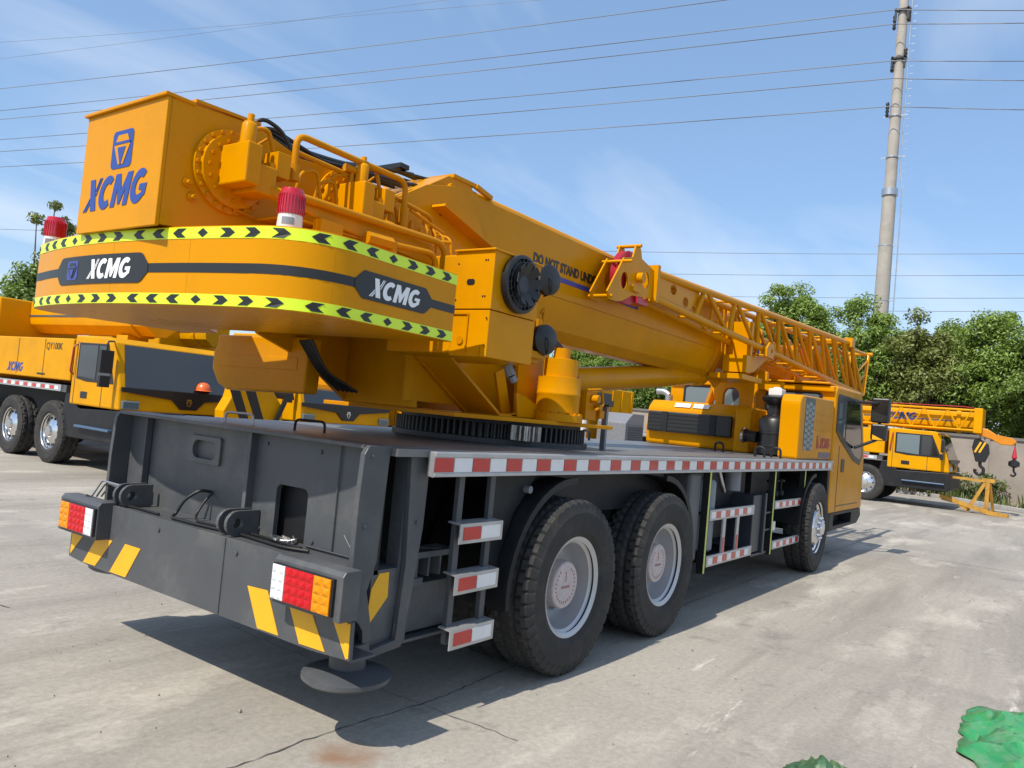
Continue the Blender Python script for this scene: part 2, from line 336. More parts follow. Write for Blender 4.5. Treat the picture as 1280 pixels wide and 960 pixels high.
def emblem(fm, w, h, back_m, fig_m, parent, backing=True):
    if backing: obj('emblem_plate', decal([rrect(0, w, 0, h, w * .13)], fm, 0.001), back_m, parent)
    obj('emblem_figure', decal([[(.28 * w, .88 * h), (.72 * w, .88 * h), (.88 * w, .60 * h), (.62 * w, .10 * h), (.38 * w, .10 * h), (.12 * w, .60 * h)]], fm, 0.001, 0.0035), fig_m, parent)
    obj('emblem_core', decal([[(.10 * w, .68 * h), (.18 * w, .70 * h), (.82 * w, .70 * h), (.90 * w, .68 * h), (.86 * w, .63 * h), (.14 * w, .63 * h)], [(.30 * w, .55 * h), (.70 * w, .55 * h), (.52 * w, .10 * h), (.48 * w, .10 * h)]], fm, 0.001, 0.0055), back_m, parent)

# ------------------------------------------------------------------ ground
g = MB(); g.add([(-600, -600, 0), (600, -600, 0), (600, 600, 0), (-600, 600, 0)], [(0, 1, 2, 3)])
ground = struct(obj('ground', g, CONC))
def crack(pts, w, seed):
    rnd = random.Random(seed); P = []
    for (a, b) in zip(pts[:-1], pts[1:]):
        n = max(2, int(math.dist(a, b) / 0.05))
        for k in range(n):
            t = k / n; P.append((a[0] + (b[0] - a[0]) * t + rnd.gauss(0, .006), a[1] + (b[1] - a[1]) * t + rnd.gauss(0, .006)))
    v = []; f = []
    for i, p in enumerate(P):
        q = P[min(i + 1, len(P) - 1)]; r = P[max(i - 1, 0)]; d = Vector((q[0] - r[0], q[1] - r[1])).normalized(); ww = w * rnd.uniform(.25, 1.0)
        v += [(p[0] - d.y * ww, p[1] + d.x * ww, .004), (p[0] + d.y * ww, p[1] - d.x * ww, .004)]
        if i: f.append((2 * i - 2, 2 * i - 1, 2 * i + 1, 2 * i))
    m = MB(); m.add(v, f); return obj('pavement_crack', m, CRK, ground)
crack([(-2.2, -.93), (-1.62, -.93), (-.9, -.98), (.3, -.90), (2.5, -.93), (6, -.9), (12, -.95)], .005, 1)
crack([(-1.9, 1.9), (-2.02, 3.3), (-1.9, 6), (-2, 12)], .006, 2)
crack([(-1.03, -1.6), (-1.05, -.6), (-1.0, .8)], .003, 3)
crack([(9, -1.3), (9.1, -5), (9, -14)], .008, 4)
crack([(3.5, -4.6), (9, -4.5), (20, -4.6)], .008, 5)

# ------------------------------------------------------------------ wheels (axis along local y, outer face towards -y)
def tyre_mesh(R=0.54, W=0.30, rim=0.30, lug=True, nl=46):
    mb = MB(); h = W / 2
    side_o = [(rim - .012, -h * .70), (rim + .012, -h * .86), (rim + .05, -h * .99), (rim + .06, -h * .985), (rim + .10, -h * 1.06), (rim + .15, -h * 1.03), (rim + .165, -h * 1.045), (R - .045, -h * .97)]
    tread = [(R - .012 if abs(t) > .9 else R, h * t * .93) for t in (-1, -.93, -.80, -.66, -.52, -.38, -.33, -.20, -.07, .07, .20, .33, .38, .52, .66, .80, .93, 1)]
    side_i = [(r, -y) for r, y in reversed(side_o)]
    prof = side_o + tread + side_i; ns = len(side_o); nt = len(tread); per = 6; n = nl * per; m = len(prof)
    v = []; f = []
    for k in range(n):
        a = tau * k / n
        for i, (r, y) in enumerate(prof):
            if ns - 1 <= i < ns + nt and lug:
                t = y / (h * .93); zig = .22 * (1 if int((t + 1) * 4) % 2 else -1)
                ph = (k / per + zig + t * .15) % 1.0
                if abs(t) > .42:
                    if ph < .25: r -= .017
                elif abs(t) < .34 and .30 > abs(t) > .0:
                    if ph < .2: r -= .010
                if .33 <= abs(t) <= .39: r -= .014
            v.append((r * cos(a), y, r * sin(a)))
    for k in range(n):
        a = k * m; b = ((k + 1) % n) * m
        for i in range(m):
            j = (i + 1) % m; f.append((a + i, b + i, b + j, a + j))
    mb.add(v, f); return mb
WH = {}
def wheel_parts(kind):
    if kind in WH: return WH[kind]
    h = 0.15
    root = bpy.data.objects.new('wheel_source', None)
    parts = []
    def mk(name, mb, m, smooth=40): parts.append((name, obj(name, mb, m, None, smooth).data)); 
    if kind == 'rear':
        mk('tyre', tyre_mesh(), RUB, 28)
        r = MB(); r.lathe([(.282, -.115), (.300, -.128), (.312, -.130), (.312, -.118), (.290, -.10), (.268, -.085), (.262, .02), (.235, .055), (.16, .062), (.10, .062), (.10, .08), (.25, .09), (.29, .05), (.30, .10)], (0, 0, 0), (0, 1, 0), 48, None); mk('rim', r, RIM, 35)
        c = MB(); c.lathe([(.146, .07), (.146, -.066), (.140, -.074), (0, -.074)], (0, 0, 0), (0, 1, 0), 28); mk('hub_cap', c, HUB, 30)
        b = MB()
        for k in range(10):
            a = tau * k / 10; b.lathe([(.014, .06), (.014, .03), (.008, .02), (0, .02)], (.185 * cos(a), 0, .185 * sin(a)), (0, 1, 0), 8)
        mk('wheel_nut_ring', b, STEEL, 30)
        b = MB()
        b.box(-.004, .004, -.0765, -.0742, .02, .085)
        for k in range(26):
            a = tau * (k + .3) / 26
            if 60 < math.degrees(a) < 120: continue
            b.box(-.004, .004, -.0765, -.0742, -.008, .008, Matrix.Translation((.108 * cos(a), 0, .108 * sin(a))) @ Matrix.Rotation(-a + pi / 2, 4, 'Y'))
        for k in range(8): b.box(-.05 + k * .013, -.042 + k * .013, -.0765, -.0742, -.018, -.004)
        mk('hub_print', b, HUBP, None)
    elif kind == 'front':
        mk('tyre', tyre_mesh(lug=True, nl=40), RUB, 28)
        r = MB(); r.lathe([(.30, -.118), (.312, -.13), (.312, -.115), (.285, -.10), (.265, -.06), (.235, -.065), (.205, -.135), (.15, -.150), (.09, -.150), (.09, .0), (.28, .0), (.30, .1)], (0, 0, 0), (0, 1, 0), 48, None); mk('rim', r, CHROME, 35)
        c = MB(); c.lathe([(.085, -.10), (.085, -.185), (.07, -.205), (0, -.21)], (0, 0, 0), (0, 1, 0), 24); mk('hub_cap', c, CHROME, 30)
        b = MB()
        for k in range(10):
            a = tau * k / 10; b.lathe([(.018, -.14), (.018, -.175), (.010, -.19), (0, -.19)], (.125 * cos(a), 0, .125 * sin(a)), (0, 1, 0), 8)
        mk('wheel_nut_ring', b, CHROME, 30)
        b = MB()
        for k in range(10):
            a = tau * (k + .5) / 10; b.lathe([(.028, -.05), (.028, -.108), (0, -.108)], (.222 * cos(a), 0, .222 * sin(a)), (0, 1, 0), 12)
        mk('hand_hole_ring', b, BLK, None)
    else:
        mk('tyre', tyre_mesh(nl=24), RUB, 28)
        r = MB(); r.lathe([(.30, -.118), (.312, -.13), (.312, -.115), (.285, -.10), (.265, -.05), (.20, -.10), (.10, -.125), (.09, -.16), (0, -.165)], (0, 0, 0), (0, 1, 0), 32, None); mk('rim', r, CHROME, 35)
        b = MB()
        for k in range(10):
            a = tau * k / 10; b.lathe([(.025, -.06), (.025, -.092), (0, -.094)], (.232 * cos(a), 0, .232 * sin(a)), (0, 1, 0), 8)
        mk('hand_hole_ring', b, BLK, None)
    for n_, me in parts:
        for o in [o for o in COL.objects if o.data is me]: bpy.data.objects.remove(o)
    bpy.data.objects.remove(root)
    WH[kind] = parts; return parts
def add_wheel(parent, kind, x, y, z, left=False, scale=1.0, steer=0.0, only=None):
    w = bpy.data.objects.new('wheel', None); COL.objects.link(w); w.parent = parent; w.location = (x, y, z); w.rotation_euler = (0, 0, (pi if left else 0) + steer); w.scale = (scale,) * 3
    for n_, me in wheel_parts(kind):
        if only and n_ not in only: continue
        o = bpy.data.objects.new(n_, me); COL.objects.link(o); o.parent = w
        if n_ in ('hub_print', 'wheel_nut_ring', 'hand_hole_ring'): o['kind'] = 'stuff'
    return w

# ------------------------------------------------------------------ the truck crane
TC = thing('truck_crane', 'big yellow truck crane seen from behind, dark grey tail, chevron-taped counterweight over its deck', 'crane')
# --- chassis and deck
mb = MB(); mb.box(-1.55, 6.6, -.42, .42, .62, 1.30); mb.box(-.35, 1.7, -1.0, 1.0, .95, 1.28); mb.box(2.3, 4.0, -.9, .9, .55, 1.25); mb.box(4.2, 5.2, -.9, .9, .55, 1.2); mb.box(6.4, 8.2, -.5, .5, .5, 1.2)
mb.cyl((0, -.95, .54), (0, .95, .54), .11); mb.cyl((1.35, -.95, .54), (1.35, .95, .54), .11); mb.cyl((5.77, -.95, .54), (5.77, .95, .54), .08)
obj('chassis_frame', mb, GREYD, TC)
mb = MB(); mb.box(-1.58, 6.5, -1.14, 1.14, 1.325, 1.362); obj('deck', mb, CHK, TC)
RAILY = -1.18
for sgn in (-1, 1):
    mb = MB(); y0, y1 = (RAILY, RAILY + .04) if sgn < 0 else (1.14, 1.18)
    mb.box(-1.36, 6.52, y0, y1, 1.232, 1.355)
    yo = y0 if sgn < 0 else y1; d = -.008 if sgn < 0 else .008
    mb.box(-1.36, 6.52, min(yo, yo + d), max(yo, yo + d), 1.232, 1.250); mb.box(-1.36, 6.52, min(yo, yo + d), max(yo, yo + d), 1.330, 1.352)
    rail = obj('side_rail', mb, ALU, TC, bevel=.003)
    if sgn < 0:
        pr = MB(); pr.box(0, .142, -.003, -.0005, 1.256, 1.326); base = {}
        k = 0; x = -1.355
        while x < 6.4:
            mm = REDR if k % 2 == 0 else WHTR
            if k % 2 not in base: o = obj('reflector', pr, mm, rail); base[k % 2] = o
            else: o = copy_obj(base[k % 2], rail)
            o.location = (x, RAILY, 0); x += .15; k += 1
# --- tail box
finP = [(-1.735, 1.36), (-1.72, 1.37), (-1.30, 1.37), (-1.31, .97), (-1.35, .62), (-1.39, .40), (-1.64, .38), (-1.66, .52), (-1.69, .56), (-1.745, .60), (-1.76, .80), (-1.762, 1.10), (-1.752, 1.33)]
slot = [(-1.59, 1.325), (-1.44, 1.325), (-1.41, .80), (-1.435, .44), (-1.60, .42), (-1.615, .56), (-1.655, .70), (-1.61, .835)]
for yy in (-1.105, 1.075):
    mb = MB(); mb.plate(finP, 'y', yy, yy + .03, [slot] if yy < 0 else [])
    obj('tail_fin', mb, GREY, TC, bevel=.003)
mb = MB(); mb.box(-1.60, -1.33, -1.07, -.72, .40, .78); mb.box(-1.62, -1.59, -1.07, -.98, .78, 1.33); mb.box(-1.43, -1.36, -1.072, -.99, .40, 1.33); mb.box(-1.60, -1.3, -.74, -.70, .4, 1.33)
obj('outrigger_housing', mb, GREY, TC)
for yy in (-1.075, -1.02):
    mb = MB(); mb.cyl((-1.50, yy + (.02 if yy > -1.05 else 0), 1.345), (-1.50, yy - .001, 1.345), .001, n=6)
# rear wall panels
mb = MB(); mb.plate([(-1.075, .80), (-1.075, 1.352), (-.175, 1.352), (-.175, .80)], 'x', -1.655, -1.625, [rrect(-.635, -.39, .802, 1.105, .035)]); mb.box(-1.70, -1.6251, -.20, -.172, .80, 1.352)
obj('tail_panel', mb, GREY, TC, bevel=.003)
mb = MB(); mb.plate([(-.172, .80), (-.172, 1.348), (.89, 1.348), (.89, .80)], 'x', -1.615, -1.59, [rrect(.20, .43, 1.155, 1.262, .04)])
obj('tail_panel', mb, GREY, TC, bevel=.003)
mb = MB(); mb.box(-1.65, -1.60, .895, 1.074, .80, 1.35); mb.box(-1.66, -1.62, .89, .905, .80, 1.352); obj('tail_panel', mb, GREY, TC, bevel=.003)
mb = MB(); mb.plate(rrect(.165, .47, 1.13, 1.285, .015), 'x', -1.632, -1.6151, [rrect(.20, .43, 1.157, 1.26, .045)]); mb.box(-1.6, -1.585, .19, .44, 1.15, 1.27); obj('socket_recess', mb, GREY, TC, bevel=.003)
mb = MB(); mb.box(-1.588, -1.56, -1.07, 1.07, .76, 1.32); mb.box(-1.60, -1.2, -.7, -.66, .8, 1.3); obj('inner_bulkhead', mb, GREYD, TC)
mb = MB(); mb.box(-1.735, -1.56, -1.074, 1.074, 1.353, 1.372); obj('tail_top_plate', mb, GREY, TC, bevel=.003)
mb = MB(); mb.box(-1.86, -1.60, -1.07, 1.07, .805, .822); obj('bumper_shelf', mb, GREY, TC, bevel=.002)
bm_ = MB(); bm_.plate([(-1.245, .46), (-1.24, .62), (-1.06, .83), (1.06, .83), (1.25, .62), (1.25, .46), (1.0, .445), (-1.0, .445)], 'x', -1.862, -1.842)
bm_.box(-1.842, -1.70, -1.24, 1.24, .447, .459)
bumper = obj('bumper_plate', bm_, GREY, TC, bevel=.002)
for P in ([(-.513, .634), (-.665, .642), (-.773, .457), (-.618, .455)], [(-.821, .625), (-.977, .622), (-1.092, .462), (-.921, .457)], [(-1.115, .625), (-1.235, .615), (-1.24, .47), (-1.225, .465)],
          [(.62, .638), (.458, .639), (.581, .458), (.757, .456)], [(.932, .628), (.76, .632), (.924, .458), (1.067, .455)], [(1.233, .612), (1.093, .612), (1.231, .475)]):
    mb = MB(); mb.plate(P, 'x', -1.865, -1.8625); obj('hazard_stripe', mb, STRP, bumper)
mb = MB(); mb.plate([(-1.487, .765), (-1.482, .646), (-1.597, .525), (-1.608, .57), (-1.595, .698), (-1.551, .765)], 'y', -1.0735, -1.0705); obj('hazard_stripe', mb, STRP, TC)
# bumper shelf fittings
for s in (-1, 1):
    mb = MB()
    a, b = (.80, 1.25); ys = sorted((s * a, s * b))
    mb.plate([(-1.945, .632), (-1.945, .825), (-1.93, .845), (-1.84, .845), (-1.84, .632)], 'y', ys[0], ys[1]); box = obj('lamp_box', mb, GREY, TC, bevel=.004)
    mb = MB(); yl = sorted((s * .812, s * 1.205)); mb.box(-1.962, -1.944, yl[0] - .006, yl[1] + .006, .652, .812); obj('lamp_bezel', mb, BLK, box, bevel=.003)
    for (u0, u1, mm, nm) in ((.815, .90, LENSW, 'reversing_lens'), (.902, 1.09, LENSR, 'brake_lens'), (1.092, 1.20, LENSA, 'indicator_lens')):
        yy = sorted((s * u0, s * u1)); mb = MB(); rows = 4; cols = max(2, int((u1 - u0) / .045))
        for r in range(rows):
            for c in range(cols):
                y0 = yy[0] + (yy[1] - yy[0]) * c / cols; y1 = yy[0] + (yy[1] - yy[0]) * (c + 1) / cols; z0 = .656 + .152 * r / rows; z1 = .656 + .152 * (r + 1) / rows
                ym, zm = (y0 + y1) / 2, (z0 + z1) / 2
                mb.add([(-1.968, y0, z0), (-1.968, y1, z0), (-1.968, y1, z1), (-1.968, y0, z1), (-1.9735, ym, zm - .004)], [(0, 1, 4), (1, 2, 4), (2, 3, 4), (3, 0, 4)])
        mb.box(-1.968, -1.962, yy[0], yy[1], .656, .808)
        obj(nm, mb, mm, box, recalc=False)
for yc in (-.235, .79):
    mb = MB()
    for dy in (-.035, .035):
        P = [(-1.66, .825), (-1.66, .955)] + [(-1.79 + .065 * cos(radians(t)), .89 + .065 * sin(radians(t))) for t in range(90, 271, 20)]
        mb.plate(P, 'y', yc + dy - .011, yc + dy + .011, [circ(-1.785, .89, .028, n=14)])
    obj('tow_eye', mb, GREY, TC, bevel=.002)
mb = MB(); mb.tube([(-1.62, .22, .98), (-1.68, .24, .99), (-1.74, .29, .93), (-1.76, .32, .85), (-1.80, .30, .835), (-1.80, .10, .834), (-1.76, -.3, .834), (-1.79, -.65, .836), (-1.74, -.78, .835)], .009, 7, .06)
mb.tube([(-1.62, .21, .975), (-1.66, .215, .93), (-1.70, .22, .86), (-1.74, .16, .834), (-1.70, -.35, .834), (-1.72, -.7, .834)], .007, 7, .05)
mb.tube([(-1.80, .42, .834), (-1.79, .7, .832), (-1.85, .95, .834), (-1.87, 1.1, .85)], .007, 7, .05); obj('lamp_cable', mb, HOSE, TC, 60)
mb = MB()
for k in range(4): mb.tube([(-1.73 - .025 * k, .85, .88 + .02 * k), (-1.70 - .025 * k, 1.12, .89 + .015 * k), (-1.72 - .03 * k, 1.16, .83)], .006, 6, .03)
obj('cable_guard', mb, STEEL, TC, 60)
mb = MB()
for k in range(14):
    a = tau * k / 14; mb.tube([(-1.66 + .05 * cos(a), -.49 + .08 * sin(a), .826 + .003 * (k % 4)), (-1.66 + .05 * cos(a + 1.2), -.49 + .08 * sin(a + 1.2), .836 + .006 * (k % 3))], .006, 6)
obj('coiled_chain', mb, STEEL, TC, 60)
for (x, y) in ((-1.35, .44), (-1.22, -.06)):
    mb = MB(); mb.tube([(x + .05, y - .09, 1.36), (x + .05, y - .09, 1.425), (x - .02, y + .09, 1.425), (x - .02, y + .09, 1.36)], .008, 8, .03); obj('deck_grab_loop', mb, ALU if y > 0 else GREYD, TC, 60)
for (x, y) in ((3.35, .72), (4.55, -.38), (4.1, -1.0), (4.5, -1.05)):
    mb = MB(); mb.tube([(x, y - .05, 1.36), (x, y - .05, 1.47), (x, y + .05, 1.47), (x, y + .05, 1.36)], .014, 8, .05); obj('deck_grab_loop', mb, GREYD, TC, 60)
# outrigger jacks
for s, dz in ((-1, 0), (1, .115)):
    mb = MB(); mb.cyl((-1.66 if s < 0 else -1.62, s * 1.03, .30 + dz), (-1.66 if s < 0 else -1.62, s * 1.03, .46 + dz), .085, n=24); j = obj('outrigger_jack', mb, GREY, TC, 40)
    mb = MB(); mb.lathe([(0, -.0), (.19, 0), (.205, .012), (.205, .03), (.10, .06), (0, .06)], (-1.66 if s < 0 else -1.62, s * 1.03, .285 + dz), (0, 0, 1), 40); obj('jack_pad', mb, GREY, j, 40)
mb = MB(); mb.cyl((-1.47, -1.0, .40), (-1.47, -1.0, .62), .07); mb.box(-1.36, -.95, -1.0, -.5, .42, .66); mb.box(-1.34, -1.20, -1.04, -.9, .66, .70)
for k in range(4): mb.box(-1.34 + k * .09, -1.325 + k * .09, -1.03, -.9, .70, .80)
mb.box(-1.36, -.95, -1.04, -.9, .80, .83); mb.box(-1.36, -.9, -1.04, -.6, .385, .40)
obj('outrigger_beam', mb, GREY, TC)
mb = MB(); mb.tube([(-1.33, -1.03, .83), (-1.31, -1.05, .95), (-1.29, -1.05, 1.03), (-1.27, -1.03, 1.0)], .008, 6, .03); mb.tube([(-1.33, -1.02, .86), (-1.1, -1.03, .84), (-1.0, -1.0, .82)], .007, 6, .05); obj('outrigger_hose', mb, HOSE, TC, 60)
# --- boarding ladder
mb = MB()
for x in (-1.07, -.80): mb.box(x - .022, x + .022, -1.135, -1.105, .36, 1.235)
lad = obj('boarding_ladder', mb, GREY, TC, bevel=.003)
for z in (.395, .675, .935):
    mb = MB(); mb.plate([(-1.185, z - .05), (-1.178, z - .05), (-1.178, z + .045), (-1.10, z + .05), (-1.10, z + .058), (-1.185, z + .053)], 'x', -1.115, -.745); st = obj('ladder_step', mb, ALU, lad)
    mb = MB(); mb.box(-1.085, -.94, -1.188, -1.1855, z - .032, z + .035); obj('red_reflector', mb, REDR, st)
    mb = MB(); mb.box(-.935, -.77, -1.188, -1.1855, z - .032, z + .035); obj('white_reflector', mb, WHTR, st)
# --- wheels
for x in (0.0, 1.35):
    add_wheel(TC, 'rear', x, -1.10, .54); add_wheel(TC, 'rear', x, 1.10, .54, True)
    for y, l in ((-.77, False), (.77, True)): add_wheel(TC, 'rear', x, y, .54, l, only=('tyre',))
add_wheel(TC, 'front', 5.77, -1.10, .54, steer=radians(2)); add_wheel(TC, 'front', 5.77, 1.10, .54, True, steer=radians(2))
# --- mudguards
def mudguard(x, a0, a1, r0=.64, w=(-1.17, -.55)):
    out = []; n = 14
    for k in range(n + 1):
        a = radians(a0 + (a1 - a0) * k / n); out.append((x + r0 * cos(a), .56 + r0 * sin(a)))
    inn = [(x + (px - x) * .975, .56 + (pz - .56) * .975) for px, pz in reversed(out)]
    mb = MB(); mb.plate(out + inn, 'y', w[0], w[1])
    lip = [(x + (px - x) * 1.02, .56 + (pz - .56) * 1.02) for px, pz in out]; li = [(x + (px - x) * .955, .56 + (pz - .56) * .955) for px, pz in reversed(out)]
    mb.plate(lip + li, 'y', w[0] - .015, w[0] + .01)
    return obj('mudguard', mb, GREYD, TC, 40)
mudguard(0, 88, 188); mudguard(1.35, -8, 88); mudguard(5.77, 92, 176, .62)
mb = MB(); mb.plate([(-.72, .62), (-.72, 1.23), (-.30, 1.23), (-.52, 1.0), (-.62, .78), (-.65, .60)], 'y', -1.09, -1.06); obj('mudguard_flap', mb, GREYD, TC)
mb = MB(); mb.cyl((-.42, -1.0, 1.14), (-.42, -1.13, 1.14), .022); mb.cyl((-.52, -1.0, 1.14), (-.52, -1.06, 1.14), .03); mb.box(-.6, -.36, -1.02, -.98, 1.1, 1.18); obj('air_valve', mb, RADG, TC)
# --- right side step frames, tanks and guards
def guard(x0, x1, rails, bars, posts):
    mb = MB(); mb.box(x0 + .03, x1, -1.10, -.75, .42, .44); fr = obj('side_guard', mb, GREYD, TC)
    for x in posts:
        mb = MB(); mb.box(x - .02, x + .03, -1.15, -1.09, .34, 1.235); obj('guard_post', mb, GREYD, fr)
        mb = MB(); mb.box(x - .018, x + .012, -1.154, -1.1505, .345, 1.23); obj('lime_reflective_strip', mb, LIMD, fr)
    for z0, z1 in rails:
        mb = MB(); mb.box(x0 + .035, x1, -1.16, -1.135, z0, z1); obj('guard_rail', mb, ALU, fr, bevel=.003)
        k = 0; x = x0 + .06; pr = MB(); pr.box(0, .112, -.0025, -.0003, z0 + .018, z1 - .018)
        bs = {}
        while x + .11 < x1 - .02:
            mm = REDR if k % 2 else WHTR
            o = copy_obj(bs[k % 2], fr) if k % 2 in bs else bs.setdefault(k % 2, obj('reflector', pr, mm, fr)); o.location = (x, -1.16, 0); x += .118; k += 1
    for x in bars:
        mb = MB(); mb.box(x - .035, x + .035, -1.155, -1.14, .45, .83); obj('guard_bar', mb, ALU, fr)
        mb = MB(); mb.box(x - .02, x + .02, -1.158, -1.1555, .47, .63); obj('red_reflector', mb, REDR, fr)
guard(2.36, 3.58, ((.395, .49), (.80, .895)), (2.78, 3.14), (2.36,))
guard(4.22, 5.40, ((.39, .48), (.82, .91)), (), (4.22, 5.38))
mb = MB(); mb.box(2.05, 2.30, -1.10, -.6, .45, 1.22); obj('fuel_tank', mb, mat('dull_tank_paint', (0.11, 0.11, 0.115), .5, var=.15, vscale=4), TC, bevel=.03)
mb = MB(); mb.lathe([(0, 0), (.13, 0), (.15, .02), (.15, .62), (.13, .65), (0, .65)], (2.62, -.95, .50), (0, 0, 1), 24); obj('air_reservoir', mb, RADG, TC, 40)
mb = MB(); mb.box(2.45, 3.6, -1.08, -.6, .84, .86); mb.plate([(3.40, .45), (3.60, .45), (3.62, 1.22), (3.42, 1.1)], 'y', -.72, -.68); obj('side_tray', mb, GREYD, TC)
mb = MB(); mb.box(3.66, 3.92, -1.12, -.7, .40, .98); mb.box(3.95, 4.0, -1.15, -1.1, .38, 1.0); mb.box(3.66, 4.15, -1.13, -1.05, .36, .385); mb.box(3.98, 4.2, -1.14, -1.12, .60, .62); mb.box(3.98, 4.2, -1.14, -1.12, .78, .80); obj('battery_box', mb, mat('blue_black_box_paint', (0.03, 0.036, 0.048), .4, var=.1), TC, bevel=.006)
mb = MB(); mb.cyl((3.45, -.95, 1.02), (3.45, -.95, 1.24), .09); obj('filter_can', mb, RADG, TC, 40)
mb = MB(); mb.tube([(2.95, -1.0, 1.22), (3.0, -1.02, 1.1), (3.12, -1.0, 1.02)], .02, 8, .05); obj('valve_lever', mb, STEEL, TC, 60)
for k in range(3):
    mb = MB(); mb.lathe([(.035, 0), (.035, .05), (.012, .07), (.012, .15), (.04, .16), (.04, .18), (0, .18)], (4.55 + .2 * k, -1.0, .93), (0, 0, 1), 12); obj('control_lever', mb, GREYD, TC, 40)
mb = MB(); mb.box(4.30, 4.42, -1.13, -1.05, .58, .68); obj('side_marker', mb, WPL, TC, bevel=.01)
# --- slewing ring
mb = MB(); mb.lathe([(.70, 1.362), (.76, 1.362), (.76, 1.395), (.72, 1.40)], (.63, 0, 0), (0, 0, 1), 72); ring = obj('slewing_ring', mb, GREASE, TC, 30)
mb = MB(); n = 96; v = []
P = []
for k in range(n):
    for da, r in ((0, .700), (.28, .700), (.38, .735), (.66, .735)): a = tau * (k + da) / n; P.append((.63 + r * cos(a), r * sin(a)))
mb.plate(P, 'z', 1.397, 1.497); gt = obj('ring_gear_teeth', mb, GREASE, ring); gt['kind'] = 'stuff'
mb = MB(); mb.lathe([(.66, 1.497), (.70, 1.497), (.70, 1.525), (.66, 1.525)], (.63, 0, 0), (0, 0, 1), 72); obj('ring_flange', mb, GREASE, ring, 30)
P = []
for k in range(14):
    for da, r in ((0, .075), (.3, .075), (.4, .105), (.65, .105)): a = tau * (k + da) / 14; P.append((.16 + r * cos(a), -.66 + r * sin(a)))
mb = MB(); mb.plate(P, 'z', 1.40, 1.50); obj('drive_pinion', mb, GRS, TC)
# --- turntable
mb = MB(); mb.plate([(-.30, -.62), (1.02, -.62), (1.30, -.30), (1.30, .62), (-.30, .62)] if 0 else [(-.55, -.60), (-.2, -.72), (.95, -.90), (1.05, -.80), (1.28, -.35), (1.28, .5), (.9, .8), (-.3, .8), (-.55, .6)], 'z', 1.525, 1.552); obj('turntable_base', mb, YEL, TC, bevel=.003)
sideP = [(-2.409, 2.275), (-2.409, 2.845), (-2.06, 2.87), (-1.93, 2.862), (-1.68, 2.80), (-1.46, 2.815), (-1.25, 2.79), (-.95, 2.81), (-.72, 2.95), (-.45, 3.02), (-.28, 2.98), (-.05, 2.70), (.32, 2.30), (.85, 1.95), (1.1, 1.553), (-.12, 1.553), (-.78, 1.95), (-1.05, 2.2), (-1.3, 2.275)]
sideL = [(-2.409, 2.275), (-2.409, 2.845), (-2.06, 2.87), (-1.68, 2.80), (-.95, 2.81), (-.45, 3.02), (-.28, 2.98), (-.05, 2.70), (.32, 2.30), (.85, 1.95), (1.1, 1.553), (-.60, 1.553), (-.95, 1.78), (-1.35, 1.915), (-1.7, 2.275)]
mb = MB(); mb.plate(sideP, 'y', -.345, -.315); tp = obj('turntable_side_plate', mb, YEL, TC, bevel=.002)
mb = MB(); mb.plate(sideL, 'y', .315, .345); obj('turntable_side_plate', mb, YEL, TC, bevel=.002)
mb = MB(); mb.bar((-.82, -.46, 1.99), (-.10, -.46, 1.57), .30, .018); mb.bar((-.10, -.46, 1.562), (.95, -.46, 1.562), .30, .018); obj('side_plate_flange', mb, YEL, TC)
mb = MB(); mb.bar((-.66, -.40, 2.83), (-.04, -.40, 2.66), .12, .016); mb.bar((-.04, -.40, 2.66), (.5, -.40, 2.2), .12, .016); obj('side_plate_flange', mb, YEL, TC)
mb = MB(); mb.plate([(.05, -.61), (.30, -.61), (.05, -.345)], 'z', 1.56, 1.58); mb.bar((.0, -.5, 1.86), (.12, -.5, 1.57), .02, .10); mb.plate([(.10, 1.56), (.48, 1.56), (.48, 1.60), (.18, 1.70), (.06, 1.72)], 'y', -.62, -.60); obj('gusset_plate', mb, YEL, TC)
mb = MB(); mb.box(-.70, .9, -.31, -.29, 1.6, 2.2); mb.box(-1.62, -1.25, -.312, .312, 1.93, 2.25); mb.box(-1.28, -.30, -.312, .312, 2.22, 2.25); mb.box(-.62, -.58, -.312, .312, 1.56, 2.22); obj('turntable_core_and_sun_block', mb, YELB, TC)  # core boxes, with a top plate added to block sun from the inside
# rear box (winch housing back plate) with emblem and lettering
mb = MB(); mb.box(-2.430, -2.410, -.346, .375, 2.262, 2.846); mb.box(-2.446, -2.30, -.355, .39, 2.846, 2.862); wb = obj('winch_housing', mb, YEL, TC, bevel=.003)
fm = planar((-2.430, .10, 2.555), (0, -1, 0), (0, 0, 1)); emblem(fm, .185, .182, BLUE, YEL, wb)
polys, w = word_polys(.155); fm = planar((-2.430, .325, 2.365), (0, -1, .02), (0, 0, 1)); sc = .585 / w
obj('lettering', decal([[(a * sc, b) for a, b in P] for P in polys], fm), BLUE, wb)
mb = MB(); mb.box(-2.405, -1.95, -.312, .312, 2.835, 2.845); mb.bar((-2.30, -.33, 2.872), (-1.95, -.33, 2.885), .05, .014); obj('housing_top', mb, YEL, TC)
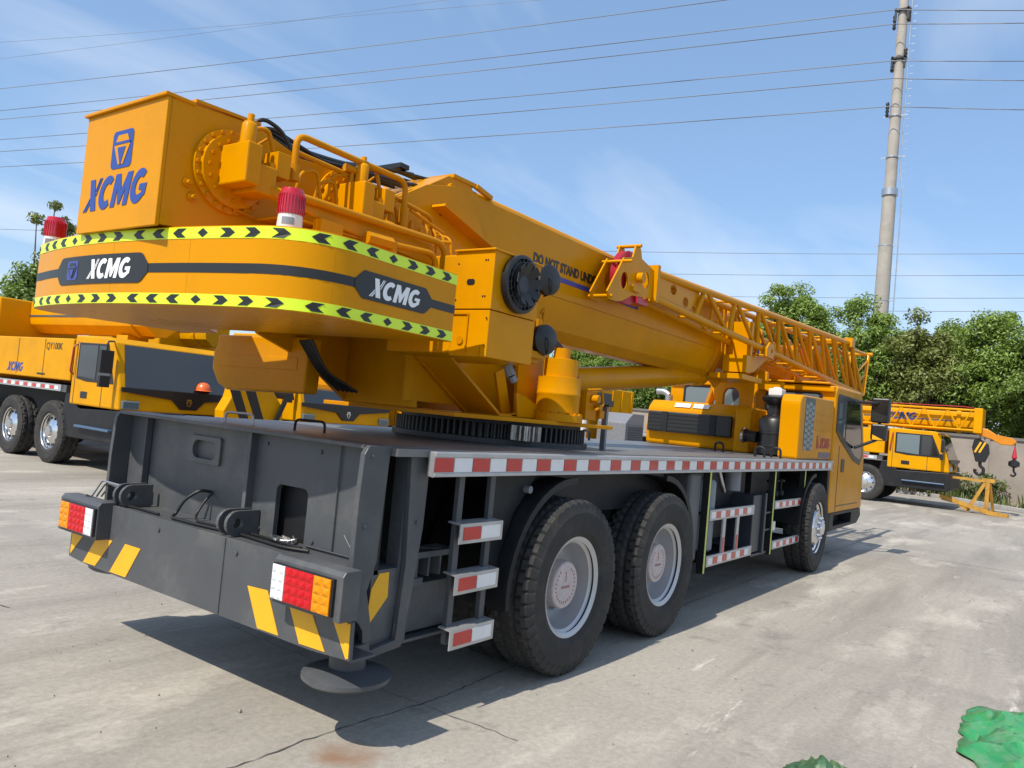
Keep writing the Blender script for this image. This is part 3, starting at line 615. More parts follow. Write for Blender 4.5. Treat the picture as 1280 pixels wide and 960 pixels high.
# winches
for cx, cz, big in ((-2.085, 2.60, True), (-1.37, 2.63, True)):
    mb = MB(); mb.cyl((cx, -.31, cz), (cx, .31, cz), .16, n=32); wd = obj('winch_drum', mb, GREASE, TC, 40)
    mb = MB(); mb.lathe([(.20, 0), (.20, .02), (.172, .022), (.172, .045), (.10, .05), (0, .05)], (cx, -.345, cz), (0, -1, 0), 44); obj('winch_flange', mb, YEL, wd, 30)
    mb = MB()
    for r_, nb in ((.186, 22), (.14, 16)):
        for k in range(nb):
            a = tau * k / nb; h0 = .02 if r_ > .17 else .045; mb.lathe([(.010, h0), (.010, h0 + .012), (0, h0 + .013)], (cx + r_ * cos(a), -.345, cz + r_ * sin(a)), (0, -1, 0), 6)
    struct(obj('flange_bolts', mb, YPIPE, wd), 'stuff')
    x0 = cx - .02
    mb = MB(); mb.box(x0 - .07, x0 + .01, -.60, -.39, cz - .09, cz + .10); mb.box(x0 + .01, x0 + .13, -.56, -.39, cz - .11, cz + .03); obj('hydraulic_motor', mb, YEL, wd, bevel=.008)
    mb = MB(); mb.lathe([(.036, 0), (.036, .10), (.028, .115), (.016, .12), (.016, .155), (0, .155)], (x0 - .01, -.50, cz + .10), (.05, 0, 1), 16); obj('relief_valve', mb, YEL, wd, 40); mb = MB(); mb.cyl((x0 + .06, -.50, cz - .06), (x0 + .18, -.58, cz - .10), .034, n=6); obj('pipe_union', mb, YPIPE, wd); mb = MB(); mb.box(x0 + .13, x0 + .21, -.55, -.44, cz + .0, cz + .12); mb.box(x0 + .10, x0 + .14, -.54, -.46, cz - .03, cz + .06); obj('valve_block', mb, YEL, wd, bevel=.004)
    mb = MB(); mb.tube([(x0 + .02, -.47, cz + .11), (x0 + .04, -.47, cz + .21), (x0 + .12, -.47, cz + .23), (x0 + .16, -.47, cz + .13)], .011, 8, .03); obj('oil_pipe', mb, YPIPE, wd, 50); mb = MB(); mb.tube([(x0 + .0, -.42, cz + .10), (x0 + .06, -.43, cz + .12), (x0 + .13, -.45, cz + .19)], .007, 6, .02)
    obj('oil_pipe', mb, YPIPE, wd, 50); mb = MB(); mb.tube([(x0 - .0, -.38, cz - .10), (x0 + .02, -.38, cz - .17), (x0 + .20, -.37, cz - .19), (x0 + .36, -.37, cz - .20)], .008, 8, .03); obj('oil_pipe', mb, YPIPE, wd, 50)
mb = MB()
for (x, z) in ((-2.30, 2.49), (-2.27, 2.43), (-2.24, 2.56)): mb.lathe([(.022, 0), (.022, .012), (.011, .013), (.011, .035), (0, .035)], (x, -.345, z), (0, -1, 0), 10)
struct(obj('housing_bolts', mb, YPIPE, TC), 'stuff')
# pipe rails along the right of the winches
mb = MB()
mb.tube([(-1.84, -.5, 2.66), (-1.84, -.5, 2.855), (-1.06, -.5, 2.85), (-1.05, -.5, 2.64)], .017, 10, .06)
mb.tube([(-1.80, -.46, 2.78), (-1.30, -.46, 2.77), (-.78, -.46, 2.72), (-.70, -.44, 2.6)], .013, 10, .04)
mb.tube([(-1.45, -.48, 2.80), (-1.45, -.48, 2.56)], .013, 8); mb.tube([(-1.50, -.48, 2.80), (-1.40, -.48, 2.80)], .022, 8)
mb.tube([(-1.84, -.5, 2.70), (-1.84, -.5, 2.62)], .03, 8); mb.tube([(-1.05, -.5, 2.70), (-1.05, -.5, 2.55)], .028, 8)
mb.tube([(-1.0, -.5, 2.70), (-.72, -.52, 2.63)], .010, 8); mb.tube([(-.98, -.5, 2.64), (-.98, -.5, 2.3)], .011, 8); mb.tube([(-.90, -.5, 2.62), (-.90, -.5, 2.3)], .009, 8); mb.tube([(-.82, -.5, 2.45), (-.80, -.52, 2.56), (-.68, -.55, 2.58)], .012, 8, .04)
obj('pipe_rail', mb, YPIPE, TC, 50)
mb = MB(); mb.tube([(-1.93, -.68, 2.50), (-.93, -.72, 2.505), (-.87, -.73, 2.3)], .020, 10, .07); mb.tube([(-1.40, -.74, 2.40), (-1.04, -.76, 2.42), (-1.0, -.76, 2.25)], .017, 10, .06)
mb.cyl((-1.52, -.72, 2.40), (-1.36, -.74, 2.40), .035, n=6); mb.cyl((-1.50, -.72, 2.36), (-1.50, -.72, 2.26), .02); mb.cyl((-1.36, -.74, 2.42), (-1.34, -.74, 2.30), .026, n=10); obj('pipe_rail', mb, YPIPE, TC, 50)
mb = MB(); mb.plate([(-1.94, 2.46), (-1.94, 2.50), (-.95, 2.50), (-.95, 2.38), (-1.3, 2.40), (-1.72, 2.43)], 'y', -.66, -.64); mb.box(-1.80, -1.66, -.70, -.64, 2.27, 2.43); mb.box(-1.95, -.9, -.64, -.40, 2.40, 2.41); obj('pipe_shelf', mb, YEL, TC, bevel=.002)
mb = MB()
for dy, dz in ((0, 0), (.06, .015), (.12, -.01), (-.05, -.02)):
    mb.tube([(-2.0, .05 + dy, 2.86), (-1.85, .05 + dy, 2.99 + dz), (-1.65, .03 + dy, 2.97 + dz), (-1.1, .0 + dy, 3.0 + dz), (-.65, 0 + dy, 3.10 + dz), (-.3, dy, 3.12)], .011, 7, .12)
mb.tube([(-1.35, -.28, 2.86), (-.9, -.1, 3.03), (-.55, -.05, 3.10)], .009, 7, .05); mb.tube([(-1.3, .1, 2.88), (-.75, -.12, 2.98), (-.6, -.14, 3.0)], .012, 7, .05); mb.box(-.72, -.64, -.1, .1, 3.09, 3.12)
obj('hydraulic_hose', mb, HOSE, TC, 60)
# --- counterweight
def bez(a, b, c, n): return [((1 - t) ** 2 * a[0] + 2 * t * (1 - t) * b[0] + t * t * c[0], (1 - t) ** 2 * a[1] + 2 * t * (1 - t) * b[1] + t * t * c[1]) for t in [(k + 1) / n for k in range(n)]]
CW = [(-1.18 - .72 * k / 19, -1.06 - .05 * k / 19) for k in range(20)]
CW += bez((-1.90, -1.11), (-2.22, -1.13), (-2.275, -.80), 13) + bez((-2.275, -.80), (-2.50, .15), (-2.335, .92), 29) + bez((-2.335, .92), (-2.31, 1.22), (-1.98, 1.20), 13) + [(-1.98 + .4 * k / 7, 1.20 - .03 * k / 7) for k in range(1, 8)]
CS = [0.0]
for a, b in zip(CW[:-1], CW[1:]): CS.append(CS[-1] + math.dist(a, b))
CWL = CS[-1]
def cw_at(s, z, h):
    s = min(max(s, 0), CWL - 1e-4); lo = 0; hi = len(CS) - 1
    while hi - lo > 1:
        m_ = (lo + hi) // 2
        if CS[m_] <= s: lo = m_
        else: hi = m_
    t = (s - CS[lo]) / (CS[hi] - CS[lo]); a, b = Vector(CW[lo]), Vector(CW[hi]); p = a.lerp(b, t)
    def nrm(i):
        q = Vector(CW[min(i + 1, len(CW) - 1)]) - Vector(CW[max(i - 1, 0)]); return Vector((q.y, -q.x)).normalized()
    nn = nrm(lo).lerp(nrm(hi), t).normalized()
    if (p + nn * .1 - Vector((-1.6, 0))).length < (p - Vector((-1.6, 0))).length: nn = -nn
    return Vector((p.x + nn.x * h, p.y + nn.y * h, z))
CZ0, CZ1 = 1.915, 2.268
inner = [(-1.58, 1.17), (-1.30, 1.16), (-1.30, .82), (-1.50, .60), (-1.48, .345), (-1.30, -.345), (-1.25, -.60), (-1.18, -1.06)]  # left wing outline extended forward to cast shade on the operator cab back
mb = MB(); mb.plate(CW + inner[1:-1], 'z', CZ0, CZ1); cw = obj('counterweight', mb, YEL, TC, 30, bevel=.006)
def on_cw(a, b, h): return cw_at(a, b, h)
def strip(z0, z1, off, s0=.0, s1=None, n=70):
    s1 = CWL if s1 is None else s1; mb = MB(); v = []; f = []
    for k in range(n + 1):
        s = s0 + (s1 - s0) * k / n
        for z in (z0, z1):
            for h in (off, off + .0012): v.append(cw_at(s, z, h))
    for k in range(n):
        a = 4 * k; b = a + 4
        f += [(a + 1, b + 1, b + 3, a + 3), (a, a + 2, b + 2, b), (a, b, b + 1, a + 1), (a + 2, a + 3, b + 3, b + 2)]
    f += [(0, 1, 3, 2), (4 * n, 4 * n + 2, 4 * n + 3, 4 * n + 1)]
    return mb.add(v, f)
obj('centre_stripe', strip(2.062, 2.104, .001), INK, cw, 40)
for z0, z1 in ((CZ0 + .004, CZ0 + .053), (CZ1 - .056, CZ1 - .005)):
    obj('warning_tape', strip(z0, z1, .001), LIME, cw, 40)
    zc = (z0 + z1) / 2; hh = (z1 - z0) * .40
    for g0, g1 in ((.03, .99), (1.03, 1.99), (2.03, 3.0), (3.05, 3.9)):
        for k in range(7):
            s = g0 + (g1 - g0) * (k + .5) / 7; w = .036; c = '>>>o<<<'[k]
            if c == 'o': P = [(s - .03, zc), (s, zc - hh), (s + .03, zc), (s, zc + hh)]
            else:
                d = -1 if c == '>' else 1
                P = densify([(s - d * w, zc + hh), (s + d * w * .45, zc + hh), (s + d * w * 1.3, zc), (s + d * w * .45, zc - hh), (s - d * w, zc - hh), (s - d * w * .15, zc)], .03)
            obj('chevron', decal([P], on_cw, .001, .003), INK, cw)
def cw_sign(s0, s1, zt, zb, tail):
    zm = 2.083; d = .05; n = 40; mb = MB(); v = []; f = []
    for k in range(n + 1):
        s = s0 + (s1 - s0) * k / n; t = min(1, min(s - s0, s1 - s) / d); top = zm + .02 + (zt - zm - .02) * t; bot = zm - .02 - (zm - .02 - zb) * t
        for z in (bot, top):
            for h in (.0026, .0042): v.append(cw_at(s, z, h))
    for k in range(n):
        q = 4 * k; r = q + 4; f += [(q + 1, r + 1, r + 3, q + 3), (q, q + 2, r + 2, r), (q, r, r + 1, q + 1), (q + 2, q + 3, r + 3, r + 2)]
    f += [(0, 1, 3, 2), (4 * n, 4 * n + 2, 4 * n + 3, 4 * n + 1)]; mb.add(v, f); obj('name_plate', mb, INK, cw, 40)
for sv in (.86, 1.58, 2.12):
    mb = MB(); v = [cw_at(sv + d, z, h) for d in (-.0012, .0012) for z in (CZ0 + .055, CZ1 - .06) for h in (-.002, .0006)]; mb.add(v, [(0, 1, 3, 2), (4, 6, 7, 5), (0, 4, 5, 1), (2, 3, 7, 6), (0, 2, 6, 4), (1, 5, 7, 3)]); obj('panel_seam', mb, YPIPE, cw)
cw_sign(.20, .745, 2.148, 2.022, 0); cw_sign(1.84, 2.69, 2.155, 2.015, 0)
def cw_word(s_left, s_right, z0, h, m):
    polys, w = word_polys(h); k = (s_left - s_right) / w
    obj('lettering', decal([densify([(s_left - a * k, z0 + b) for a, b in P], .05) for P in polys], on_cw, .001, .005), m, cw)
cw_word(.655, .285, 2.040, .086, WHT); cw_word(2.335, 1.955, 2.038, .095, WHT)
def cwfm(s0, z0): return lambda a, b, h: cw_at(s0 - a, z0 + b, h + .003)
emblem(cwfm(2.56, 2.038), .12, .096, BLUS, INK, cw)
# --- beacons
for (x, y) in ((-2.12, -.88), (-2.20, 1.14)):
    mb = MB(); mb.lathe([(0, 0), (.052, 0), (.056, .01), (.052, .075), (0, .075)], (x, y, CZ1), (0, 0, 1), 28); bc = obj('warning_beacon', mb, WPL, TC, 40)
    mb = MB(); mb.lathe([(.054, 0), (.056, .02), (.054, .09), (.046, .115), (.0, .12)], (x, y, CZ1 + .075), (0, 0, 1), 36); obj('beacon_lens', mb, BCN, bc, 40)
    mb = MB(); mb.lathe([(.02, 0), (.02, .07), (0, .075)], (x, y, CZ1 + .076), (0, 0, 1), 14); obj('beacon_lamp', mb, SHEAVE, bc, 40)
    mb = MB(); v = []
    for k in range(9):
        a = radians(195 + k * 7)
        for r_ in (.0545, .0565):
            for z in (.028, .058): v.append((x + r_ * cos(a), y + r_ * sin(a), CZ1 + z))
    f = []
    for k in range(8):
        q = 4 * k; f += [(q, q + 1, q + 5, q + 4), (q + 2, q + 6, q + 7, q + 3), (q, q + 4, q + 6, q + 2), (q + 1, q + 3, q + 7, q + 5)]
    mb.add(v, f + [(0, 2, 3, 1), (32, 33, 35, 34)]); obj('beacon_label', mb, RADG, bc)
    mb = MB()
    for k in range(28):
        a = tau * k / 28; mb.box(-.0015, .0015, -.0585, -.0545, .004, .088, Matrix.Translation((x, y, CZ1 + .075)) @ Matrix.Rotation(a, 4, 'Z'))
    struct(obj('lens_ribs', mb, BCN, bc), 'stuff')
# --- left tool box under the counterweight (back of the operator cab)
P = [(.16, 1.60), (.16, 1.94), (1.12, 1.94), (1.14, 1.78), (1.05, 1.64), (.85, 1.585)]
mb = MB(); mb.plate([(.16, 1.58), (.15, 1.80), (.165, 1.86), (.165, 1.93), (1.10, 1.93), (1.10, 1.86), (1.14, 1.82), (1.14, 1.70), (1.06, 1.60), (.95, 1.56)], 'x', -1.10, -.985); oc = obj('operator_cab_back', mb, YEL, TC, bevel=.012)
mb = MB(); mb.box(-1.104, -1.0995, .24, 1.06, 1.72, 1.80); obj('cab_back_hatch', mb, YEL, oc, bevel=.003)
mb = MB(); mb.box(-.35, .95, .5, 1.14, 1.62, 2.9); ob_ = obj('operator_cab', mb, YEL, TC, bevel=.04)
mb = MB(); mb.box(-.2, .8, 1.14, 1.147, 2.05, 2.8); obj('cab_window', mb, GLASS, ob_)
mb = MB()
for k in range(5): mb.tube([(-1.25 + .02 * k, -.05 + .05 * k, 1.90), (-1.15 + .03 * k, -.08 + .05 * k, 1.72), (-.9, -.1 + .04 * k, 1.62)], .010, 7, .08)
obj('hydraulic_hose', mb, HOSE, TC, 60)
# --- oil cooler cabinet with fan
mb = MB(); mb.box(-.93, -.48, -1.10, -.83, 2.130, 2.457); mb.box(-.925, -.485, -1.094, -.83, 1.868, 2.126); mb.box(-.945, -.47, -1.112, -.82, 2.452, 2.464); cab = obj('oil_cooler_cabinet', mb, YEL, TC, bevel=.004)
mb = MB(); mb.lathe([(.152, 0), (.165, .004), (.165, .040), (.150, .046), (.146, .046), (.146, .008), (0, .008)], (-.70, -1.10, 2.305), (0, -1, 0), 44, None); fan = obj('cooling_fan', mb, BLK, cab, 40)
mb = MB()
for k in range(22):
    a = tau * k / 22; b = a + .35; mb.bar((-.70 + .05 * cos(a), -1.146, 2.305 + .05 * sin(a)), (-.70 + .147 * cos(b), -1.146, 2.305 + .147 * sin(b)), .004, .005)
for r in (.05, .095, .125):
    mb.tube([(-.70 + r * cos(tau * k / 28), -1.146, 2.305 + r * sin(tau * k / 28)) for k in range(29)], .0025, 5, caps=False)
mb.lathe([(.05, 0), (.05, .012), (0, .014)], (-.70, -1.134, 2.305), (0, -1, 0), 20); obj('fan_guard', mb, GREASE, fan)
mb = MB()
for k in range(9):
    a = tau * k / 9; M = Matrix.Translation((-.70, -1.118, 2.305)) @ Matrix.Rotation(a, 4, 'Y') @ Matrix.Rotation(.5, 4, 'X'); mb.box(-.028, .028, -.002, .002, .03, .138, M)
obj('fan_blades', mb, BLK, fan)
mb = MB(); mb.plate(rrect(-.955 - .02, -.92, 2.265, 2.297, .014), 'x', -.9335, -.9305); obj('hatch_slot', mb, INK, cab)
mb = MB(); mb.box(-.9335, -.9302, -.955, -.948, 1.89, 2.10); mb.box(-.9335, -.9302, -.955, -.835, 2.10, 2.108); mb.lathe([(.022, 0), (.022, .003), (0, .003)], (-.930, -.905, 1.955), (-1, 0, 0), 18); mb.box(-.9335, -.9302, -1.05, -1.03, 1.87, 1.93); obj('hatch_seam', mb, YPIPE, cab)
mb = MB()
for (y, z) in ((-1.04, 2.40), (-1.055, 2.40), (-1.04, 2.20), (-1.055, 2.20), (-.85, 2.385), (-.85, 2.18), (-1.08, 2.08), (-1.08, 1.93)): mb.lathe([(.005, 0), (.005, .003), (0, .003)], (-.9302, y, z), (-1, 0, 0), 8)
struct(obj('cabinet_screws', mb, INK, cab), 'stuff')
for (x, y, z) in ((-.25, -1.0, 2.42), (-.23, -1.0, 2.05)):
    mb = MB(); mb.lathe([(0, 0), (.082, 0), (.094, .012), (.094, .055), (.080, .066), (0, .068)], (x, y + .03, z), (-.22, -1, 0), 32); hh = obj('work_lamp', mb, BLK, TC, 40)
    mb = MB(); mb.tube([(x - .03, y + .03, z + .05), (x - .03, y - .055, z + .0), (x - .01, y - .045, z - .085), (x, y + .02, z - .10)], .005, 6, .03); obj('lamp_wire', mb, HOSE, hh, 60)
mb = MB(); mb.tube([(-.30, -.96, 2.34), (-.30, -.93, 2.2), (-.24, -.92, 2.14)], .010, 8, .03); mb.tube([(-.22, -.95, 2.22), (-.20, -.96, 2.26), (-.18, -.94, 2.16)], .009, 8, .02); mb.cyl((-.1, -.85, 2.14), (-.1, -.85, 2.2), .02); mb.box(-.48, -.2, -1.0, -.94, 1.93, 1.97); mb.box(-.48, -.30, -.97, -.94, 1.97, 2.42); mb.box(-.48, -.22, -.96, -.35, 1.90, 1.93); obj('lamp_bracket', mb, YPIPE, TC, 50)
mb = MB(); mb.cyl((-.45, -.9, 1.86), (-.44, -.93, 1.80), .03, n=8); mb.cyl((-.44, -.93, 1.80), (-.42, -.94, 1.77), .024, n=8); obj('drain_fitting', mb, RADG, TC)
mb = MB(); mb.box(-.93, -.25, -.84, -.34, 1.88, 2.44); obj('oil_tank', mb, YEL, TC, bevel=.01)
# --- swing reducer
mb = MB(); mb.lathe([(.185, 0), (.185, .05), (.155, .055), (.155, .18), (.158, .185), (.158, .20), (.155, .205), (.155, .31), (.125, .315), (.125, .44), (.06, .45), (.06, .52), (0, .52)], (.47, -.70, 1.553), (0, 0, 1), 40); sr = obj('swing_reducer', mb, YEL, TC, 35)
mb = MB()
for k in range(18): a = tau * k / 18; mb.lathe([(.012, .05), (.012, .065), (0, .066)], (.47 + .170 * cos(a), -.70 + .170 * sin(a), 1.553), (0, 0, 1), 6)
struct(obj('reducer_bolts', mb, YPIPE, sr), 'stuff')
mb = MB(); mb.box(.70, .86, -.80, -.66, 1.58, 1.80); mb.box(.88, .95, -.82, -.74, 1.60, 1.66); mb.cyl((.78, -.80, 1.74), (.78, -.86, 1.74), .03); mb.cyl((.84, -.80, 1.68), (.84, -.85, 1.68), .025); mb.tube([(.70, -.8, 1.80), (.88, -.82, 1.82), (.92, -.82, 1.70), (.74, -.86, 1.66)], .010, 7, .03); obj('hydraulic_valve_block', mb, YPIPE, TC, 40, bevel=.004)
mb = MB()
for d in (0, .05):
    mb.tube([(.10 + d, -.62, 2.17), (.36 + d, -.66, 2.14), (.55 + d, -.72, 1.98), (.60 + d, -.76, 1.80)], .015, 9, .16, 8)
obj('swing_motor_hose', mb, HOSE, TC, 60)
mb = MB(); mb.plate([(.25, 1.56), (.62, 1.56), (.70, 1.9), (.40, 2.3), (.2, 2.3)], 'y', -.50, -.47); obj('motor_shield', mb, YEL, TC, bevel=.003)
mb = MB(); mb.box(.80, 1.12, -.78, -.62, 1.71, 1.80); mb.box(1.12, 1.20, -.76, -.66, 1.70, 1.75); obj('black_junction_box', mb, BLK, TC, bevel=.006)
mb = MB(); mb.box(1.13, 1.16, -.74, -.70, 1.36, 1.70); obj('junction_post', mb, RADG, TC)

mb = MB()
for y in (-1.04, -.70, -.28): 
    for z in (.86, 1.30): mb.lathe([(.011, 0), (.011, .007), (0, .008)], (-1.655, y, z), (-1, 0, 0), 6)
for y in (-1.15, -.4, .3, 1.15): mb.lathe([(.012, 0), (.012, .008), (0, .009)], (-1.862, y, .77), (-1, 0, 0), 6)
for x, z in ((-1.70, 1.32), (-1.36, 1.33), (-1.71, 1.0), (-1.36, 1.0)): mb.lathe([(.011, 0), (.011, .007), (0, .008)], (x, -1.105, z), (0, -1, 0), 6)
struct(obj('tail_bolts', mb, GREY, TC), 'stuff')
for a_, b_ in (((-1.664, -.85, 1.352), (-1.664, -.85, .83)), ((-1.864, -.30, .828), (-1.864, -.30, .45)), ((-1.664, -1.07, .835), (-1.664, -.66, .835))):
    mb = MB(); n = 40; mb.tube([Vector(a_).lerp(Vector(b_), k / n) for k in range(n + 1)], [.0035 + .0015 * (k % 2) for k in range(n + 1)], 6); obj('weld_bead', mb, GREY, TC, 60)
mb = MB(); mb.tube([(-1.6665, -1.0, .86), (-1.6665, -.93, .93)], .0022, 5); obj('paint_scratch', mb, RADG, TC)

def pipe(pts, r, m, nm): mb = MB(); mb.tube(pts, r, 8, .04); obj(nm, mb, m, TC, 50)
for k, (x, z) in enumerate(((-1.78, 2.62), (-1.66, 2.60), (-1.58, 2.66), (-1.20, 2.60), (-1.12, 2.66))):
    pipe([(x, -.36, z - .10), (x, -.44, z - .06), (x + .02, -.46, z + .08), (x + .12, -.46, z + .11), (x + .17, -.46, z - .12)], .009, YPIPE, 'oil_pipe')
for k in range(4): pipe([(-.84 + .07 * k, -.40, 2.74 - .03 * k), (-.83 + .07 * k, -.50, 2.62), (-.82 + .07 * k, -.52, 2.38)], .009, YPIPE, 'oil_pipe')
for k in range(3): pipe([(-1.95, -.16 + .07 * k, 2.87), (-1.78, -.20 + .06 * k, 2.95 + .01 * k), (-1.45, -.22 + .06 * k, 2.88), (-1.1, -.18 + .06 * k, 2.93), (-.72, -.20 + .07 * k, 2.96)], .012, HOSE, 'hydraulic_hose')
pipe([(-1.95, -.20, 2.87), (-1.88, -.26, 2.96), (-1.78, -.28, 2.93), (-1.72, -.30, 2.85)], .011, HOSE, 'hydraulic_hose')
# --- boom
def boom_sec(w, z0, z1, r=.05):
    h = w / 2; zz = z0 + (z1 - z0) * .38
    P = [(h, zz), (h, z1 - r), (h - r * .3, z1 - r * .3), (h - r, z1)]
    Q = [(-a, b) for a, b in reversed(P)]
    bot = [(-h * .93, zz - .085), (-h * .66, z0 + .085), (-h * .34, z0), (h * .34, z0), (h * .66, z0 + .085), (h * .93, zz - .085)]
    return P + Q + bot
mb = MB(); mb.plate(boom_sec(.54, 2.215, 3.095), 'x', -.30, 4.62); boom = obj('boom', mb, YEL, TC, 18, bevel=.012)
mb = MB(); mb.plate([(-.86, 2.84), (-.44, 3.10), (-.22, 3.115), (-.16, 3.06), (-.16, 2.4), (-.42, 2.4), (-.80, 2.78)], 'y', -.268, .268); obj('boom_foot', mb, YEL, boom, bevel=.004)
mb = MB(); mb.plate([(-.46, 2.74), (-.46, 3.02), (-.43, 3.05), (-.16, 3.05), (.1, 2.86), (.1, 2.6)], 'y', -.295, -.268, [rrect(-.425, -.335, 2.73, 2.90, .01)]); mb.box(-.47, -.455, -.33, -.27, 2.72, 3.02); obj('boom_cheek_plate', mb, YEL, boom, bevel=.002)
mb = MB(); mb.box(-.43, -.33, -.272, -.269, 2.725, 2.905); mb.cyl((-.56, -.35, 2.83), (-.56, -.345, 2.83), .038, n=20); obj('boom_foot_opening', mb, INK, boom)
mb = MB(); mb.box(-.40, -.16, -.28, .28, 3.10, 3.125); mb.bar((-.16, -.275, 3.11), (.02, -.275, 3.075), .03, .03); obj('boom_foot_cap', mb, YEL, boom)
text_mesh('warning_lettering', 'DO NOT STAND UNDER', .105, INK, boom, (.61, -.27, 2.752), (1, 0, .0), (0, 0, 1), bold=.0045, sx=.86)
mb = MB(); mb.box(.96, 2.42, -.2725, -.2704, 2.672, 2.712); obj('blue_stripe', mb, BLUS, boom)
mb = MB(); mb.plate(boom_sec(.60, 2.18, 3.12), 'x', 4.58, 4.66); mb.plate(boom_sec(.565, 2.20, 3.105), 'x', 4.44, 4.58); obj('boom_collar', mb, YEL, boom, bevel=.004)
mb = MB(); mb.plate(boom_sec(.48, 2.27, 3.05), 'x', 4.66, 5.5); mb.plate(boom_sec(.43, 2.32, 3.0), 'x', 5.5, 6.2); mb.plate(boom_sec(.38, 2.36, 2.96), 'x', 6.2, 8.6); obj('telescopic_sections', mb, YEL, boom, 25)
for x, w, a, b in ((5.45, .54, 2.23, 3.08), (6.15, .49, 2.28, 3.04), (7.9, .46, 2.3, 3.02)):
    mb = MB(); mb.plate(boom_sec(w, a, b), 'x', x, x + .08); obj('section_collar', mb, YEL, boom)
mb = MB(); mb.plate([(8.5, 2.25), (9.35, 2.05), (9.5, 2.2), (9.45, 3.1), (9.0, 3.25), (8.5, 3.0)], 'y', -.26, -.22); mb.plate([(8.5, 2.25), (9.35, 2.05), (9.5, 2.2), (9.45, 3.1), (9.0, 3.25), (8.5, 3.0)], 'y', .22, .26); mb.box(8.5, 8.7, -.22, .22, 2.3, 2.95); obj('boom_head', mb, YEL, boom, bevel=.004)
for zc in (2.25, 3.02):
    for yc in (-.14, -.05, .05, .14):
        mb = MB(); mb.lathe([(.05, -.03), (.17, -.03), (.15, 0), (.17, .03), (.05, .03)], (9.3, yc, zc), (0, 1, 0), 28); obj('boom_head_sheave', mb, SHEAVE, boom, 30)
mb = MB(); mb.box(5.05, 5.35, -.18, .06, 3.06, 3.22); obj('rope_guide_box', mb, YEL, boom, bevel=.006)
polys, w = word_polys(.30); fm = planar((5.75, -.245, 2.62), (1, 0, 0), (0, 0, 1)); obj('lettering', decal([[(a * .85, b * .7) for a, b in P] for P in polys], fm), BLUE, boom)
# lift cylinder
mb = MB(); mb.lathe([(.10, 0), (.118, .02), (.118, 3.55), (.135, 3.56), (.135, 3.70), (.10, 3.72)], (1.02, 0, 1.84), (4.75 - 1.02, 0, 2.27 - 1.84), 36); cy = obj('lift_cylinder', mb, YEL, TC, 35)
mb = MB(); mb.cyl((4.70, 0, 2.265), (4.95, 0, 2.29), .07); obj('cylinder_rod', mb, CHROME, cy, 40)
mb = MB()
for y in (-.16, .13): mb.plate([(4.45, 2.3), (4.85, 2.12), (5.0, 2.2), (5.1, 2.4), (4.9, 2.45), (4.5, 2.45)], 'y', y, y + .03)
mb.cyl((4.95, -.17, 2.28), (4.95, .17, 2.28), .05); obj('cylinder_lug', mb, YEL, TC)
# --- jib tip sheave bracket on the side of the boom
JB = []
outl = [(1.40, 2.60), (1.36, 2.66), (1.60, 2.99), (1.76, 3.03), (1.80, 3.14), (1.86, 3.16), (1.90, 3.12), (1.93, 3.05), (2.22, 2.99), (2.22, 2.74), (1.80, 2.70), (1.62, 2.62), (1.52, 2.60)]
mb = MB(); mb.plate(outl, 'y', -.52, -.505, [circ(1.64, 2.80, .062, .075), circ(2.04, 2.88, .062, .075)]); mb.plate(outl, 'y', -.36, -.345, [circ(1.64, 2.80, .062, .075), circ(2.04, 2.88, .062, .075)])
jib = obj('folding_jib', mb, YEL, TC, bevel=.002)
mb = MB(); mb.plate([(2.19, -.56), (2.24, -.56), (2.24, -.30), (2.19, -.30)], 'z', 2.71, 3.05); obj('jib_tip_bracket', mb, YEL, jib)
pieces('bracket_pin', YEL, jib, [lambda m: m.cyl((1.84, -.55, 3.145), (1.84, -.31, 3.145), .016, n=10), lambda m: m.cyl((1.60, -.60, 2.96), (1.60, -.31, 2.96), .014, n=10), lambda m: m.cyl((1.42, -.54, 2.63), (1.42, -.31, 2.63), .016, n=10), lambda m: m.cyl((1.88, -.52, 2.87), (1.88, -.58, 2.87), .045, n=20)], 40)
mb = MB(); mb.box(1.76, 1.90, -.55, -.52, 2.735, 2.785); obj('bracket_tab', mb, YEL, jib)
mb = MB(); mb.lathe([(.03, -.035), (.225, -.035), (.235, -.03), (.205, 0), (.235, .03), (.225, .035), (.03, .035)], (1.82, -.432, 2.86), (0, 1, 0), 44, True); obj('jib_sheave', mb, SHEAVE, jib, 30)
mb = MB(); mb.box(1.95, 2.15, -.50, -.36, 2.66, 2.72); obj('sheave_guard', mb, SHEAVE, jib)
T0, T1 = Vector((2.22, -.515, 2.985)), Vector((8.75, -.80, 3.17)); B0, B1 = Vector((2.22, -.515, 2.755)), Vector((9.75, -.80, 2.44))
FT0, FT1 = Vector((2.22, -.345, 2.985)), Vector((8.75, -.36, 3.17)); FB0, FB1 = Vector((2.22, -.345, 2.755)), Vector((9.75, -.36, 2.44))
for a, b in ((T0, T1), (B0, B1), (FT0, FT1), (FB0, FB1)):
    mb = MB(); mb.tube([a, b], .036, 10); obj('jib_chord', mb, YEL, jib, 50)
mb = MB(); mb.plate([(2.2, 2.77), (2.2, 2.975), (3.25, 3.0), (3.15, 2.86), (3.0, 2.735)], 'y', -.53, -.522, [circ(2.62, 2.90, .07, .05), circ(2.92, 2.83, .07, .05)]); obj('jib_web_plate', mb, YEL, jib)
ts = [.165, .285, .395, .495, .59, .68, .765, .85, .93, 1.0]
def lb(a, b, r): mb = MB(); mb.tube([a, b], r, 8); o = obj('lattice_bar', mb, YEL, jib, 50)
